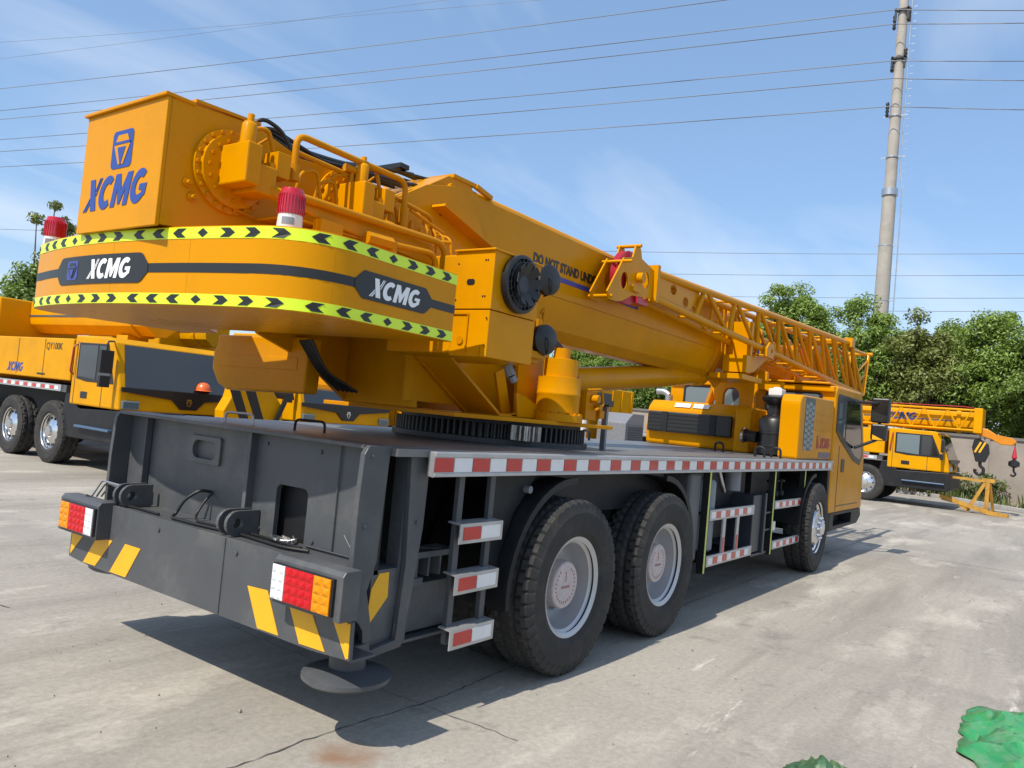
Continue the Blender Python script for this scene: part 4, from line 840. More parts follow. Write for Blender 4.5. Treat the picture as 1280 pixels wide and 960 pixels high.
for i, t in enumerate(ts):
    lb(T0.lerp(T1, t), B0.lerp(B1, t - .045), .027); lb(FT0.lerp(FT1, t), FB0.lerp(FB1, t - .045), .021)
    lb(T0.lerp(T1, t), FT0.lerp(FT1, t), .014); lb(B0.lerp(B1, t - .045), FB0.lerp(FB1, t - .045), .014)
    if i < len(ts) - 1:
        lb(T0.lerp(T1, t + .01), B0.lerp(B1, ts[i + 1] - .055), .024); lb(FT0.lerp(FT1, t), FB0.lerp(FB1, ts[i + 1] - .05), .018); lb(B0.lerp(B1, t - .04), FB0.lerp(FB1, ts[i + 1] - .05), .012)
mb = MB(); mb.tube([(8.6, -.83, 3.17), (8.6, -.33, 3.17)], .055, 12); mb.box(8.55, 8.75, -.86, -.74, 3.1, 3.24); obj('jib_pivot_tube', mb, YEL, jib, 40)
for a, b in ((T1, B1), (FT1, FB1), (T1 + Vector((0, .1, 0)), B1 + Vector((-.25, .1, 0))), (FT1, FB1 + Vector((-.3, 0, 0)))): lb(a, b, .032)
for (a, b, r) in (((8.75, -.75, 3.1), (10.15, -.75, 3.16), .028), ((10.15, -.85, 3.16), (10.15, -.45, 3.16), .035), ((10.15, -.78, 3.14), (9.85, -.80, 2.44), .03), ((10.15, -.5, 3.14), (9.8, -.5, 2.44), .024), ((9.3, -.78, 2.75), (10.1, -.78, 3.05), .018), ((9.4, -.78, 2.6), (10.0, -.78, 2.8), .018), ((8.75, -.5, 3.17), (9.5, -.6, 3.0), .03), ((8.8, -.45, 3.05), (9.4, -.6, 3.1), .025)): lb(Vector(a), Vector(b), r)
mb = MB(); mb.plate([(5.0, 2.54), (5.25, 2.53), (5.3, 2.60), (5.25, 2.70), (5.1, 2.72), (5.0, 2.64)], 'y', -.70, -.66, [circ(5.18, 2.62, .03, n=10)]); obj('jib_lug', mb, YEL, jib)
mb = MB(); mb.box(4.55, 4.70, -.62, -.34, 2.30, 2.50); mb.plate([(4.66, 2.3), (5.0, 2.34), (5.4, 2.52), (5.4, 2.58), (4.66, 2.5)], 'y', -.56, -.52); mb.box(4.5, 5.2, -.6, -.2, 2.22, 2.28); mb.box(4.66, 4.72, -.62, -.26, 2.5, 2.9); obj('jib_carrier', mb, YEL, TC, bevel=.003)
# --- boom rest
mb = MB(); out = [(.22, 1.36), (.22, 2.0), (.30, 2.22), (.30, 2.30), (-.02, 2.30), (-.02, 2.36), (-.12, 2.46), (-.16, 2.34), (-.30, 2.34), (-.36, 2.46), (-.45, 2.42), (-.45, 2.30), (-.66, 2.30), (-.62, 2.0), (-.62, 1.36)]
def arch(y0, y1, z0, z1): r = (y1 - y0) / 2; return [(y0, z0), (y1, z0)] + [((y0 + y1) / 2 + r * cos(radians(a)), z1 - r + r * sin(radians(a))) for a in range(0, 181, 20)]
mb.plate(out, 'x', 5.86, 5.94, [arch(-.10, .12, 1.92, 2.20), arch(-.52, -.30, 1.92, 2.20)]); mb.bar((5.95, .25, 2.28), (6.3, .5, 1.9), .08, .12); br = obj('boom_rest', mb, YEL, TC, bevel=.006)
# --- engine hood
hood = [(5.50, 1.365), (5.46, 1.62), (5.50, 1.86), (5.62, 1.955), (6.35, 1.97), (6.35, 1.365)]
mb = MB(); mb.plate(hood, 'y', -.25, 1.02); eh = obj('engine_hood', mb, YEL, TC, bevel=.03)
mb = MB(); mb.plate([(5.30, 1.365), (5.30, 1.90), (5.36, 1.93), (5.95, 1.93), (5.95, 1.365)], 'y', -.47, -.27); obj('hood_side_box', mb, YEL, TC, bevel=.02)
fmh = planar((5.468, .99, 1.50), (0, -1, 0), (0, 0, 1))
mb = MB(); mb.box(5.40, 5.47, -.19, .97, 1.53, 1.80); gr = obj('hood_grille', mb, INK, eh, bevel=.015)
for k in range(5):
    mb = MB(); mb.box(5.392, 5.41, -.17, .95, 1.555 + k * .05, 1.572 + k * .05); obj('grille_slat', mb, BLK, gr)
for y in (.72, .05): mb = MB(); mb.box(5.385, 5.40, y - .04, y + .04, 1.53, 1.80); obj('grille_post', mb, GREYD, gr)
for y in (.42, .16):
    mb = MB(); mb.box(5.553, 5.556, y, y + .22, 1.855, 1.925, Matrix.Translation((0, 0, 0)) @ Matrix.Translation((5.56, 0, 1.9)) @ Matrix.Rotation(radians(38), 4, 'Y') @ Matrix.Translation((-5.585, 0, -1.91))); obj('caution_sticker', mb, WPL, eh)
mb = MB(); mb.cyl((6.30, 1.09, 1.36), (6.30, 1.09, 2.06), .055); mb.tube([(6.30, 1.09, 2.06), (6.30, 1.16, 2.11), (6.30, 1.28, 2.11)], .045, 10, .05); obj('exhaust_stack', mb, STEEL, TC, 40)
# air intake drum beside the hood
mb = MB(); mb.lathe([(0, 0), (.15, 0), (.18, .02), (.18, .10), (.186, .105), (.186, .125), (.18, .13), (.18, .25), (.186, .255), (.186, .275), (.18, .28), (.18, .42), (.14, .47), (.09, .49), (.09, .60), (.16, .66), (.17, .70), (.12, .72), (0, .72)], (5.22, -.79, 1.365), (0, 0, 1), 36); ai = obj('air_intake', mb, BLK, TC, 40)
mb = MB(); mb.box(5.14, 5.30, -.87, -.71, 2.085, 2.17); mb.cyl((5.22, -.79, 2.16), (5.22, -.79, 2.19), .05, n=12); obj('intake_cap', mb, WPL, ai, bevel=.012)
mb = MB(); mb.cyl((5.12, -.62, 1.57), (5.12, -.50, 1.58), .07); mb.cyl((5.12, -.50, 1.58), (5.12, -.45, 1.58), .085); obj('intake_duct', mb, BLK, ai, 40)
mb = MB(); mb.lathe([(.088, 0), (.094, .005), (.094, .03), (.088, .035)], (5.12, -.475, 1.58), (0, 1, 0), 24); obj('duct_clamp', mb, CHROME, ai, 40)
# fender cover with tread print
fp = [(4.93, 1.362), (4.92, 1.95)] + [(5.04 + .12 * cos(radians(a)), 1.99 + .12 * sin(radians(a))) for a in range(180, 89, -15)] + [(6.46, 2.14), (6.46, 1.362)]
mb = MB(); mb.plate(fp, 'y', -1.16, -.93); fc = obj('fender_cover', mb, YEL, TC, bevel=.025)
mb = MB()
rnd = random.Random(4)
for i in range(3):
    for j in range(9):
        x = 5.135 + i * .130 + (j % 2) * .012; z = 1.475 + j * .070 + (i % 2) * .034
        if z > 2.02: continue
        mb.plate([(x + .004, z + .010), (x + .060, z - .010), (x + .120, z + .010), (x + .126, z + .052), (x + .064, z + .034), (x + .004, z + .054)], 'y', -1.1635, -1.1605)
obj('tread_print', mb, TRD, fc)
mb = MB(); mb.plate([(5.14, 1.47), (5.50, 1.47), (5.53, 1.6), (5.54, 2.09), (5.13, 2.09), (5.12, 1.6)], 'y', -1.1625, -1.1603); obj('tread_print_backing', mb, mat('tread_print_backing', (.075, .085, .08), .5, var=.1), fc)
fm = planar((5.72, -1.1605, 1.50), (1, 0, 0), (0, 0, 1)); emblem(fm, .12, .16, REDP, YEL, fc)
polys, w = word_polys(.13); fm = planar((5.87, -1.1605, 1.505), (1, 0, 0), (0, 0, 1)); obj('lettering', decal([[(a * .50 / w, b) for a, b in P] for P in polys], fm), REDP, fc)
mb = MB(); mb.box(5.85, 6.42, -1.163, -1.1605, 1.385, 1.455); obj('model_badge', mb, mat('badge_purple_grey', (.12, .09, .13), .4), fc)
mb = MB()
for k in range(3): mb.box(5.62, 6.42, -1.1655, -1.1602, 1.72 + .1 * k, 1.735 + .1 * k)
obj('fender_rib', mb, YEL, fc, bevel=.002)
# --- driver cab
cabP = [(6.50, .66), (6.50, 2.27), (6.56, 2.34), (7.95, 2.36), (8.08, 2.28), (8.46, 1.45), (8.50, .66)]
mb = MB(); mb.plate(cabP, 'y', -1.17, 1.17); dc = obj('driver_cab', mb, YEL, TC, bevel=.03)
mb = MB(); mb.box(6.44, 6.56, -1.15, 1.15, 2.25, 2.33); mb.box(6.40, 8.0, -1.1, 1.1, 2.345, 2.375); obj('cab_roof', mb, YEL, dc, bevel=.02)
mb = MB(); mb.plate([(6.60, 1.74), (6.60, 2.19), (6.65, 2.24), (7.92, 2.24), (8.30, 1.44), (8.14, 1.30), (7.72, 1.36), (6.9, 1.62)], 'y', -1.180, -1.1715); dw = obj('door_window', mb, BLK, dc, bevel=.01)
mb = MB(); mb.plate([(6.66, 1.80), (6.66, 2.15), (7.05, 2.17), (7.05, 1.66)], 'y', -1.1835, -1.1802); obj('window_pane', mb, GLASSL, dw)
mb = MB(); mb.plate([(7.12, 1.63), (7.12, 2.18), (7.86, 2.18), (8.20, 1.46), (8.10, 1.38), (7.75, 1.43)], 'y', -1.1835, -1.1802); obj('window_pane', mb, GLASS, dw)
mb = MB(); mb.box(6.86, 6.875, -1.1735, -1.1702, .68, 1.55); mb.box(6.87, 8.2, -1.1735, -1.1702, .74, .752); obj('door_seam', mb, INK, dc)
mb = MB(); mb.plate(rrect(7.02, 7.20, 1.20, 1.38, .03), 'y', -1.176, -1.1705); obj('door_handle', mb, BLK, dc, bevel=.004)
mb = MB(); mb.plate([(6.47, .42), (6.40, 1.24), (6.50, 1.24), (6.60, .64), (6.72, .44)], 'y', -1.16, -.85); mb.plate([(6.62, .42), (6.62, .66), (8.46, .66), (8.52, .54), (8.30, .44)], 'y', -1.165, -1.0, [rrect(6.85, 7.9, .48, .62, .02)]); mb.box(6.7, 8.4, -1.0, 1.0, .42, .66); obj('cab_step', mb, GREYD, dc, bevel=.008)
mb = MB(); mb.box(6.9, 7.85, -1.15, -1.01, .465, .478); obj('step_plate', mb, ALU, dc)
mb = MB(); mb.plate([(6.44, .66), (6.44, 1.30), (6.499, 1.30), (6.499, .66)], 'y', -1.12, -.8); obj('cab_rear_corner', mb, YEL, dc)
for (y0, y1) in ((.05, .95), (-1.0, -.25)):
    mb = MB(); mb.plate(rrect(y0, y1, 1.93, 2.235, .05), 'x', 6.478, 6.4985); rw = obj('rear_window', mb, BLK, dc, bevel=.006)
    mb = MB(); mb.plate(rrect(y0 + .04, y1 - .04, 1.96, 2.21, .04), 'x', 6.474, 6.4775); obj('rear_pane', mb, GLASSL, rw)
mb = MB(); mb.box(8.12, 8.52, -1.1, 1.1, 1.42, 1.47); obj('dash_rail', mb, BLK, dc)
# mirrors
mb = MB(); mb.box(7.72, 7.86, -1.60, -1.36, 1.93, 2.28); mb.box(7.73, 7.85, -1.58, -1.37, 1.68, 1.915); mir = obj('side_mirror', mb, BLK, dc, bevel=.025)
mb = MB(); mb.tube([(7.55, -1.16, 2.20), (7.70, -1.45, 2.20), (7.80, -1.47, 2.27), (7.80, -1.47, 1.70), (7.62, -1.2, 1.55)], .022, 8, .06); obj('mirror_arm', mb, BLK, dc, 50)
mb = MB(); mb.box(7.715, 7.719, -1.58, -1.38, 1.95, 2.26); obj('mirror_glass', mb, GLASS, mir)
mb = MB(); mb.plate([(-1.55, 1.69), (-1.40, 1.69), (-1.40, 1.76)], 'x', 7.7265, 7.7295); obj('mirror_hazard_mark', mb, STRP, mir)

for yy in (-.2712, .2712):
    mb = MB(); mb.tube([(-.1, yy, 2.545), (4.4, yy, 2.545)], .004, 6); obj('boom_weld_seam', mb, YPIPE, boom, 60)

# ------------------------------------------------------------------ parked cranes behind (local x forward, y left, origin on the ground under the front axle)
def parked_crane(label, loc, rz, boom=None, hull=True, lettering=None, jibs=False, cab_h=2.22, axle=1.55, kind='b', helmet=False):
    R = thing('parked_crane', label, 'crane', loc, rz, 'cranes parked in the yard behind')
    mb = MB(); mb.box(-8.5, .5, -.5, .5, .55, 1.2); mb.box(.4, 2.1, -.9, .9, .5, .9); obj('chassis_frame', mb, GREYD, R)
    mb = MB(); mb.box(-8.5, .45, -1.18, 1.18, 1.24, 1.36); dk = obj('deck', mb, GREY, R)
    mb = MB(); mb.box(-8.5, .3, -1.205, -1.181, 1.25, 1.36); rl = obj('side_rail', mb, ALU, R)
    pr = MB(); pr.box(0, .13, -.003, -.0005, 1.275, 1.335); bs = {}
    k = 0; x = -4.0
    while x < .15:
        mm = REDR if k % 2 else WHTR
        o = copy_obj(bs[k % 2], rl) if k % 2 in bs else bs.setdefault(k % 2, obj('reflector', pr, mm, rl)); o.location = (x, -1.205, 0); x += .17; k += 1
    for i, x in enumerate((0, -axle, -axle - 2.4, -axle * 2 - 2.4)):
        add_wheel(R, 'bg', x, -1.05, .54); add_wheel(R, 'bg', x, 1.05, .54, True)
    # cab
    zb = 1.06
    P = [(.58, zb), (.58, cab_h - .04), (.62, cab_h), (1.78, cab_h - .02), (1.90, cab_h - .1), (2.16, 1.42), (2.20, zb)]
    mb = MB(); mb.plate(P, 'y', -1.18, 1.18); cb = obj('driver_cab', mb, YELB, R, bevel=.05)
    mb = MB(); mb.plate([(.76, 1.50), (.76, cab_h - .12), (1.72, cab_h - .13), (1.98, 1.46), (1.1, 1.46)], 'y', -1.19, -1.181); sw = obj('door_window', mb, BLK, cb, bevel=.01)
    mb = MB(); mb.plate([(.81, 1.54), (.81, cab_h - .16), (1.40, cab_h - .16), (1.40, 1.50)], 'y', -1.194, -1.1905); obj('window_pane', mb, GLASS if kind == 'b' else GLASSL, sw)
    mb = MB(); mb.plate([(1.46, 1.50), (1.46, cab_h - .16), (1.69, cab_h - .17), (1.90, 1.50)], 'y', -1.194, -1.1905); obj('window_pane', mb, GLASS, sw)
    # windscreen follows the sloping front
    a = Vector((1.90, 0, cab_h - .1)); b = Vector((2.16, 0, 1.42)); d = (b - a).normalized(); nn = Vector((-d.z, 0, d.x)); nn = nn if nn.x > 0 else -nn
    mb = MB(); v = []
    for off in (.002, .014):
        for t, y in ((.03, -1.04), (.03, 1.04), (1.06, 1.09), (1.06, -1.09)): v.append(a.lerp(b, t) + nn * off + Vector((0, y, 0)))
    mb.add(v, [(0, 1, 2, 3), (7, 6, 5, 4), (0, 4, 5, 1), (1, 5, 6, 2), (2, 6, 7, 3), (3, 7, 4, 0)]); ws = obj('windscreen', mb, GLASS, cb)
    mb = MB(); mb.plate([(-1.16, 1.36), (-1.16, 1.43), (1.16, 1.43), (1.16, 1.36), (.30, 1.28), (.15, 1.13), (-.15, 1.13), (-.30, 1.28)], 'x', 2.17, 2.215); vp = obj('front_trim', mb, BLK, cb, bevel=.006)
    emblem(planar((2.216, -.075, 1.17), (0, 1, 0), (0, 0, 1)), .15, .16, INK, CHROME, vp, False)
    mb = MB(); mb.plate([(.30, .50), (.42, 1.24), (.60, 1.24), (.86, 1.0), (2.22, 1.05), (2.26, .62), (2.16, .52)], 'y', -1.17, 1.17); obj('lower_skirt', mb, GREYD, cb, bevel=.02)
    mb = MB(); mb.box(1.0, 2.1, -1.26, -1.171, .70, .74); obj('cab_step', mb, mat('step_blue_' + kind, (.06, .11, .19), .4) if 'step_blue_' + kind not in MATS else MATS['step_blue_' + kind], cb, bevel=.01)
    mb = MB(); mb.plate(rrect(.95, 1.17, 1.18, 1.29, .02), 'y', -1.186, -1.1805); obj('door_handle', mb, BLK, cb)
    mb = MB(); mb.box(.70, .712, -1.1845, -1.1802, 1.08, cab_h - .1); mb.box(1.62, 1.632, -1.1845, -1.1802, 1.08, 1.46); obj('door_seam', mb, INK, cb)
    mb = MB(); mb.tube([(.64, -1.19, 1.56), (.64, -1.24, 1.6), (.68, -1.24, cab_h - .2), (.68, -1.19, cab_h - .15)], .014, 7, .03); obj('grab_bar', mb, REDP, cb, 50)
    mb = MB(); mb.tube([(1.86, -1.18, cab_h - .08), (2.02, -1.36, cab_h - .1), (2.02, -1.36, 1.62)], .016, 7, .05); mb.box(1.98, 2.06, -1.46, -1.26, 1.62, 1.98); mb.box(1.97, 2.05, -1.44, -1.28, 1.40, 1.58); obj('side_mirror', mb, BLK, cb, bevel=.012)
    mb = MB(); mb.box(2.16, 2.24, -1.14, -.86, 1.08, 1.22); obj('headlight', mb, GLASSL, cb, bevel=.02)
    mb = MB(); mb.box(2.16, 2.24, .86, 1.14, 1.08, 1.22); obj('headlight', mb, GLASSL, cb, bevel=.02)
    mb = MB(); mb.tube([(2.03, -.4, 1.47), (2.0, -.1, 1.62), (1.97, .1, 1.66)], .007, 6); mb.tube([(2.03, .4, 1.47), (2.0, .7, 1.62), (1.97, .9, 1.66)], .007, 6); obj('wiper', mb, BLK, cb)
    if hull:
        mb = MB(); mb.box(-3.4, .48, -1.16, 1.1, 1.44, 2.16); hb = obj('engine_housing', mb, YELB, R, bevel=.02)
        for x in (-2.6, -1.6, -.55): mb = MB(); mb.box(x, x + .012, -1.165, -1.1602, 1.48, 2.14); obj('housing_seam', mb, INK, hb)
        mb = MB(); mb.box(-.75, -.45, -1.166, -1.1605, 1.50, 1.53); obj('housing_latch', mb, BLK, hb)
        if lettering:
            text_mesh('model_lettering', lettering, .17, INK, hb, (-.50, -1.1605, 1.96), (1, 0, 0), (0, 0, 1), bold=.0015, sx=1.0)
            polys, w = word_polys(.17); obj('lettering', decal([[(a_ * 1.0, b_) for a_, b_ in P] for P in polys], planar((-2.0, -1.1605, 1.52), (1, 0, 0), (0, 0, 1))), BLUE, hb)
    if boom:
        x0, x1, z0, z1, y = boom
        mb = MB(); mb.plate([(y + p, q) for p, q in boom_sec(.62, z0, z1)], 'x', x0, x1); bo = obj('boom', mb, YELB, R, 25)
        mb = MB(); mb.plate([(y + p, q) for p, q in boom_sec(.70, z0 - .03, z1 + .03)], 'x', x1 - .55, x1 - .45); obj('boom_collar', mb, YELB, bo)
        mb = MB(); mb.box(x0, x1 - .6, y - .318, y - .311, (z0 + z1) / 2 - .01, (z0 + z1) / 2 + .03); obj('boom_stripe', mb, GREY, bo)
        mb = MB(); mb.box(x0 + .2, x0 + 1.4, -.9, .9, 1.36, z0 + .2); mb.box(-5.2, -3.6, -.8, .8, 1.36, z1); obj('turntable', mb, YELB, R, bevel=.03)
        mb = MB(); mb.plate([(-.1, 1.36), (.1, 1.36), (.2, z0), (-.2, z0)], 'y', y - .2, y + .2); obj('boom_rest', mb, YELB, R)
        if jibs:
            yj = y - .50; ch = []
            for z in (z0 + .05, z1 + .05):
                mb = MB(); mb.tube([(x0 + .5, yj, z), (x1, yj, z)], .035, 8); obj('jib_chord', mb, YELB, R, 50)
            n = 6
            for k in range(n):
                xa = x1 - .15 - k * .62; xb = xa - .31; xc = xa - .62
                for p, q in (((xa, yj, z1 + .05), (xb, yj, z0 + .05)), ((xb, yj, z0 + .05), (xc, yj, z1 + .05))): mb = MB(); mb.tube([p, q], .022, 6); obj('lattice_bar', mb, YELB, R, 50)
            mb = MB(); mb.box(x1 - .1, x1 + .12, yj - .06, yj + .9, z0 - .02, z1 + .12); obj('jib_end_frame', mb, YELB, R, bevel=.02)
            polys, w = word_polys(.23); obj('lettering', decal([[(a_ * 1.0, b_) for a_, b_ in P] for P in polys], planar((x1 - 2.5, y - .312, z1 - .34), (1, 0, 0), (0, 0, 1))), BLUE, bo)
            mb = MB(); mb.tube([(x0 + .5, y - .2, z1 + .1), (x1 - .3, y - .2, z1 + .16), (x1, y, z1 + .1)], .014, 6, .2); obj('wire_rope', mb, REDP, R, 50)
    return R
B = parked_crane('yellow crane with QY100K lettering on its housing and an orange helmet behind the windscreen', (3.28, 10.6, 0), -pi / 2, boom=(-7, .95, 2.36, 3.0, .1), lettering='QY100K', helmet=True)
mb = MB(); mb.lathe([(.15, 0), (.125, .012), (.12, .05), (.10, .10), (.06, .135), (0, .148)], (3.55, 8.43, 1.475), (0, 0, 1), 24); tag(obj('safety_helmet', mb, ORG, None, 40), 'orange safety helmet lying against the windscreen of the crane marked QY100K', 'helmet')
Cc = parked_crane('low yellow crane cab front glimpsed under the counterweight, between grey deck and turntable', (6.55, 10.25, 0), -pi / 2, boom=(-7, -2.5, 2.5, 3.1, 0), hull=False)
D_ = parked_crane('yellow crane cab hidden mostly behind the black slewing ring and swing reducer', (9.5, 10.1, 0), -pi / 2, boom=(-7, -2.5, 2.5, 3.1, 0), hull=False)
E_ = parked_crane('yellow crane with lattice jib above its cab, parked before the stained wall', (22.2, 1.26, 0), -pi / 2, boom=(-6, 2.75, 2.28, 2.86, .0), hull=True, jibs=True, kind='e')

JORG = mat('orange_yellow_paint', (.58, .20, .0), .45, var=.1)
# hook blocks of the crane by the wall
hk = thing('hook_block', 'large black hook block with yellow stripes hanging from the crane by the wall', 'hook block', (21.9, -1.62, 0))
mb = MB(); mb.plate([(-.20, 1.72), (-.16, 1.98), (.06, 2.12), (.20, 2.08), (.24, 1.85), (.13, 1.45), (-.10, 1.45)], 'x', -.10, .10); obj('block_body', mb, BLK, hk, bevel=.02)
for d in (-.05, .06): mb = MB(); mb.bar((-.104, d + .10, 1.72), (-.104, d - .04, 2.02), .004, .05); mb2 = obj('hazard_stripe', mb, STRP, hk)
mb = MB(); mb.tube([(0, .02, 1.46), (0, .02, 1.34), (0, -.08, 1.27), (0, -.07, 1.13), (0, .04, 1.08), (0, .14, 1.16), (0, .13, 1.24)], .045, 10, .05); obj('hook', mb, BLK, hk, 50)
mb = MB()
for d in (-.06, .06): mb.tube([(0, d, 2.08), (0, d, 2.42)], .015, 6)
obj('wire_rope', mb, WIRE, hk)
h2 = thing('small_hook', 'small black single hook with red swivel hanging beyond the jib end', 'hook', (21.9, -2.42, 0))
mb = MB(); mb.tube([(0, 0, 2.12), (0, 0, 1.78)], .014, 6); obj('wire_rope', mb, WIRE, h2)
mb = MB(); mb.lathe([(.02, 0), (.07, .08), (.03, .32), (.01, .42)], (0, 0, 1.58), (0, 0, 1), 12); obj('swivel', mb, SHEAVE, h2, 40)
mb = MB(); mb.lathe([(.05, 0), (.14, .05), (.14, .16), (.05, .22)], (0, 0, 1.38), (0, 0, 1), 14); obj('ball_weight', mb, BLK, h2, 40)
mb = MB(); mb.tube([(0, 0, 1.38), (0, 0, 1.28), (0, -.06, 1.2), (0, 0, 1.13), (0, .07, 1.18)], .028, 8, .03); obj('hook', mb, BLK, h2, 50)
mb = MB(); mb.plate([(-1.45, 2.24), (-1.45, 2.45), (-1.75, 2.40), (-1.95, 2.27), (-2.36, 2.20), (-2.46, 2.10), (-2.36, 2.0), (-2.06, 2.0), (-1.85, 2.12)], 'x', 21.8, 22.2); jt = obj('jib_tip', mb, JORG, E_, bevel=.02); jt.matrix_parent_inverse = (Matrix.Translation(E_.location) @ Matrix.Rotation(-pi / 2, 4, 'Z')).inverted()
# yellow steel frame lying in front of that crane
fr = thing('steel_frame', 'rusty yellow steel frame with upright trestle beside the parked crane by the kerb', 'frame', (21.6, -.9, 0))
def fb(a, b, r): mb = MB(); mb.bar(a, b, r, r); obj('frame_beam', mb, RUST, fr)
for a, b, r in (((0, 0, .95), (0, -.95, .92), .07), ((0, -.95, .92), (.0, -.95, .02), .10), ((0, -.88, .88), (-.1, -.5, .05), .08), ((0, -1.0, .88), (.35, -1.1, .03), .06), ((-.1, .2, .38), (-.25, -1.05, .06), .11), ((-.25, -1.05, .06), (-.35, -1.5, .05), .10), ((-.1, .0, .40), (-.2, -.5, .07), .07), ((.3, .2, .30), (.2, -1.1, .06), .09), ((0, -.80, .95), (0, -1.12, .95), .11), ((-.3, -1.2, .05), (.4, -1.2, .05), .08)): fb(a, b, r)

# ribbed counterweight slabs and radiator behind the main crane's deck
rs = thing('counterweight_stack', 'tall yellow ribbed counterweight block standing behind the grey mesh radiator', 'counterweight', (12.9, 6.3, 0))
mb = MB(); mb.box(-1.2, 2.6, 0, 1.2, 0, 2.5); obj('block', mb, YELB, rs, bevel=.03)
for k in range(7): mb = MB(); mb.bar((-1.05 + k * .55, -.012, .05), (-.85 + k * .55, -.012, 2.45), .03, .05); obj('rib', mb, YELB, rs)
rd = thing('radiator_unit', 'grey radiator unit with black mesh core standing before the ribbed yellow block', 'radiator', (13.0, 5.2, 0))
mb = MB(); mb.plate([(0, 0), (0, 1.62), (.35, 1.86), (1.0, 1.86), (1.0, 0)], 'y', 0, .8); obj('casing', mb, RADG, rd, bevel=.02)
mb = MB(); mb.box(.06, .95, -.012, -.001, .2, 1.58); co_ = obj('mesh_core', mb, MESHG, rd)
mb = MB()
for k in range(16): mb.bar((.08 + k * .056, -.016, .2), (.08 + k * .056, -.016, 1.58), .008, .008)
for k in range(24): mb.bar((.06, -.018, .22 + k * .057), (.95, -.018, .22 + k * .057), .008, .008)
wm = obj('wire_mesh', mb, RADG, rd); wm['kind'] = 'stuff'
mb = MB(); mb.cyl((8.68, 3.9, 0), (8.68, 3.9, 1.68), .09, n=16); tag(obj('white_drum_post', mb, WPL, None, 40), 'pale round post standing behind the swing reducer', 'post')
# striped stand by the first parked crane
st = thing('striped_stand', 'yellow steel stand with broad black diagonal stripes before the windscreen of the QY100K crane', 'stand', (3.40, 7.4, 0))
mb = MB(); mb.plate([(.0, 0), (-.12, 1.2), (0, 1.42), (.06, 1.72), (.7, 1.72), (1.05, 1.3), (1.1, 0)], 'y', 0, .25); sb = obj('stand_plate', mb, YELB, st, bevel=.02)
for k in range(4): mb = MB(); mb.plate([(-.08 + k * .30, 1.62 - .0 * k), (.08 + k * .30, 1.70), (.62 + k * .30, .55), (.46 + k * .30, .55)] if k < 2 else [(.50 + (k - 2) * .25, .4), (.64 + (k - 2) * .25, .4), (.9 + (k - 2) * .06, .1), (.8 + (k - 2) * .06, .1)], 'y', -.004, -.0005); obj('hazard_stripe', mb, BLK, sb)
mb = MB(); mb.bar((.62, -.06, .5), (1.02, -.06, 1.42), .05, .07); obj('brace_bar', mb, BLK, st)
mb = MB(); mb.lathe([(.03, 0), (.09, .05), (.07, .25), (.03, .30)], (.05, -.05, 1.78), (0, 0, 1), 14); mb.cyl((.05, -.05, 2.05), (.05, -.05, 2.25), .03); obj('hanging_shackle', mb, RUST, st, 40)

# ------------------------------------------------------------------ wall, kerb, verge
def wall_run(p, q, h, t, label):
    W = thing('boundary_wall', label, 'wall', (p[0], p[1], 0), math.atan2(q[1] - p[1], q[0] - p[0])); L = math.dist(p, q)
    mb = MB(); mb.box(0, L, -t / 2, t / 2, 0, h); obj('wall_panel', mb, WALL, W)
    mb = MB(); mb.box(-.02, L + .02, -t / 2 - .06, t / 2 + .06, h, h + .10); obj('coping', mb, mat('wall_coping', (.15, .135, .125), .9, var=.2, vscale=2) if 'wall_coping' not in MATS else MATS['wall_coping'], W)
    x = 0
    while x < L:
        mb = MB(); mb.box(x - .14, x + .14, -t / 2 - .05, t / 2 + .05, 0, h + .02); obj('pier', mb, WALL, W); x += 4.2
wall_run((28.6, -60), (28.6, 34), 2.28, .24, 'long stained beige boundary wall with dark coping behind the parked crane')
g = MB(); g.add([(27.8, .3, .006), (24.3, -3.05, .006), (24.3, -60, .006), (28.5, -60, .006), (28.5, 34, .006), (27.6, 34, .006)], [(0, 1, 2, 3, 4, 5)]); struct(obj('verge', g, SOIL))
def kerb_run(a, b):
    n = max(1, int(math.dist(a, b) / 1.0)); A = Vector((*a, 0)); Bq = Vector((*b, 0)); 
    for k in range(n):
        p = A.lerp(Bq, (k + .015) / n); q = A.lerp(Bq, (k + .985) / n); d = (q - p).normalized(); s = Vector((-d.y, d.x, 0)) * .07
        mb = MB(); v = [p - s, q - s, q + s, p + s]; mb.add([tuple(x) for x in v] + [(x.x, x.y, .13) for x in v], [(0, 3, 2, 1), (4, 5, 6, 7), (0, 1, 5, 4), (1, 2, 6, 5), (2, 3, 7, 6), (3, 0, 4, 7)])
        o = obj('kerb_stone', mb, KERB, KR, bevel=.012)
KR = struct(bpy.data.objects.new('kerb', None)); COL.objects.link(KR)
kerb_run((27.8, .3), (24.3, -3.05)); kerb_run((24.3, -3.05), (24.3, -14)); kerb_run((27.6, 20), (27.75, .4))
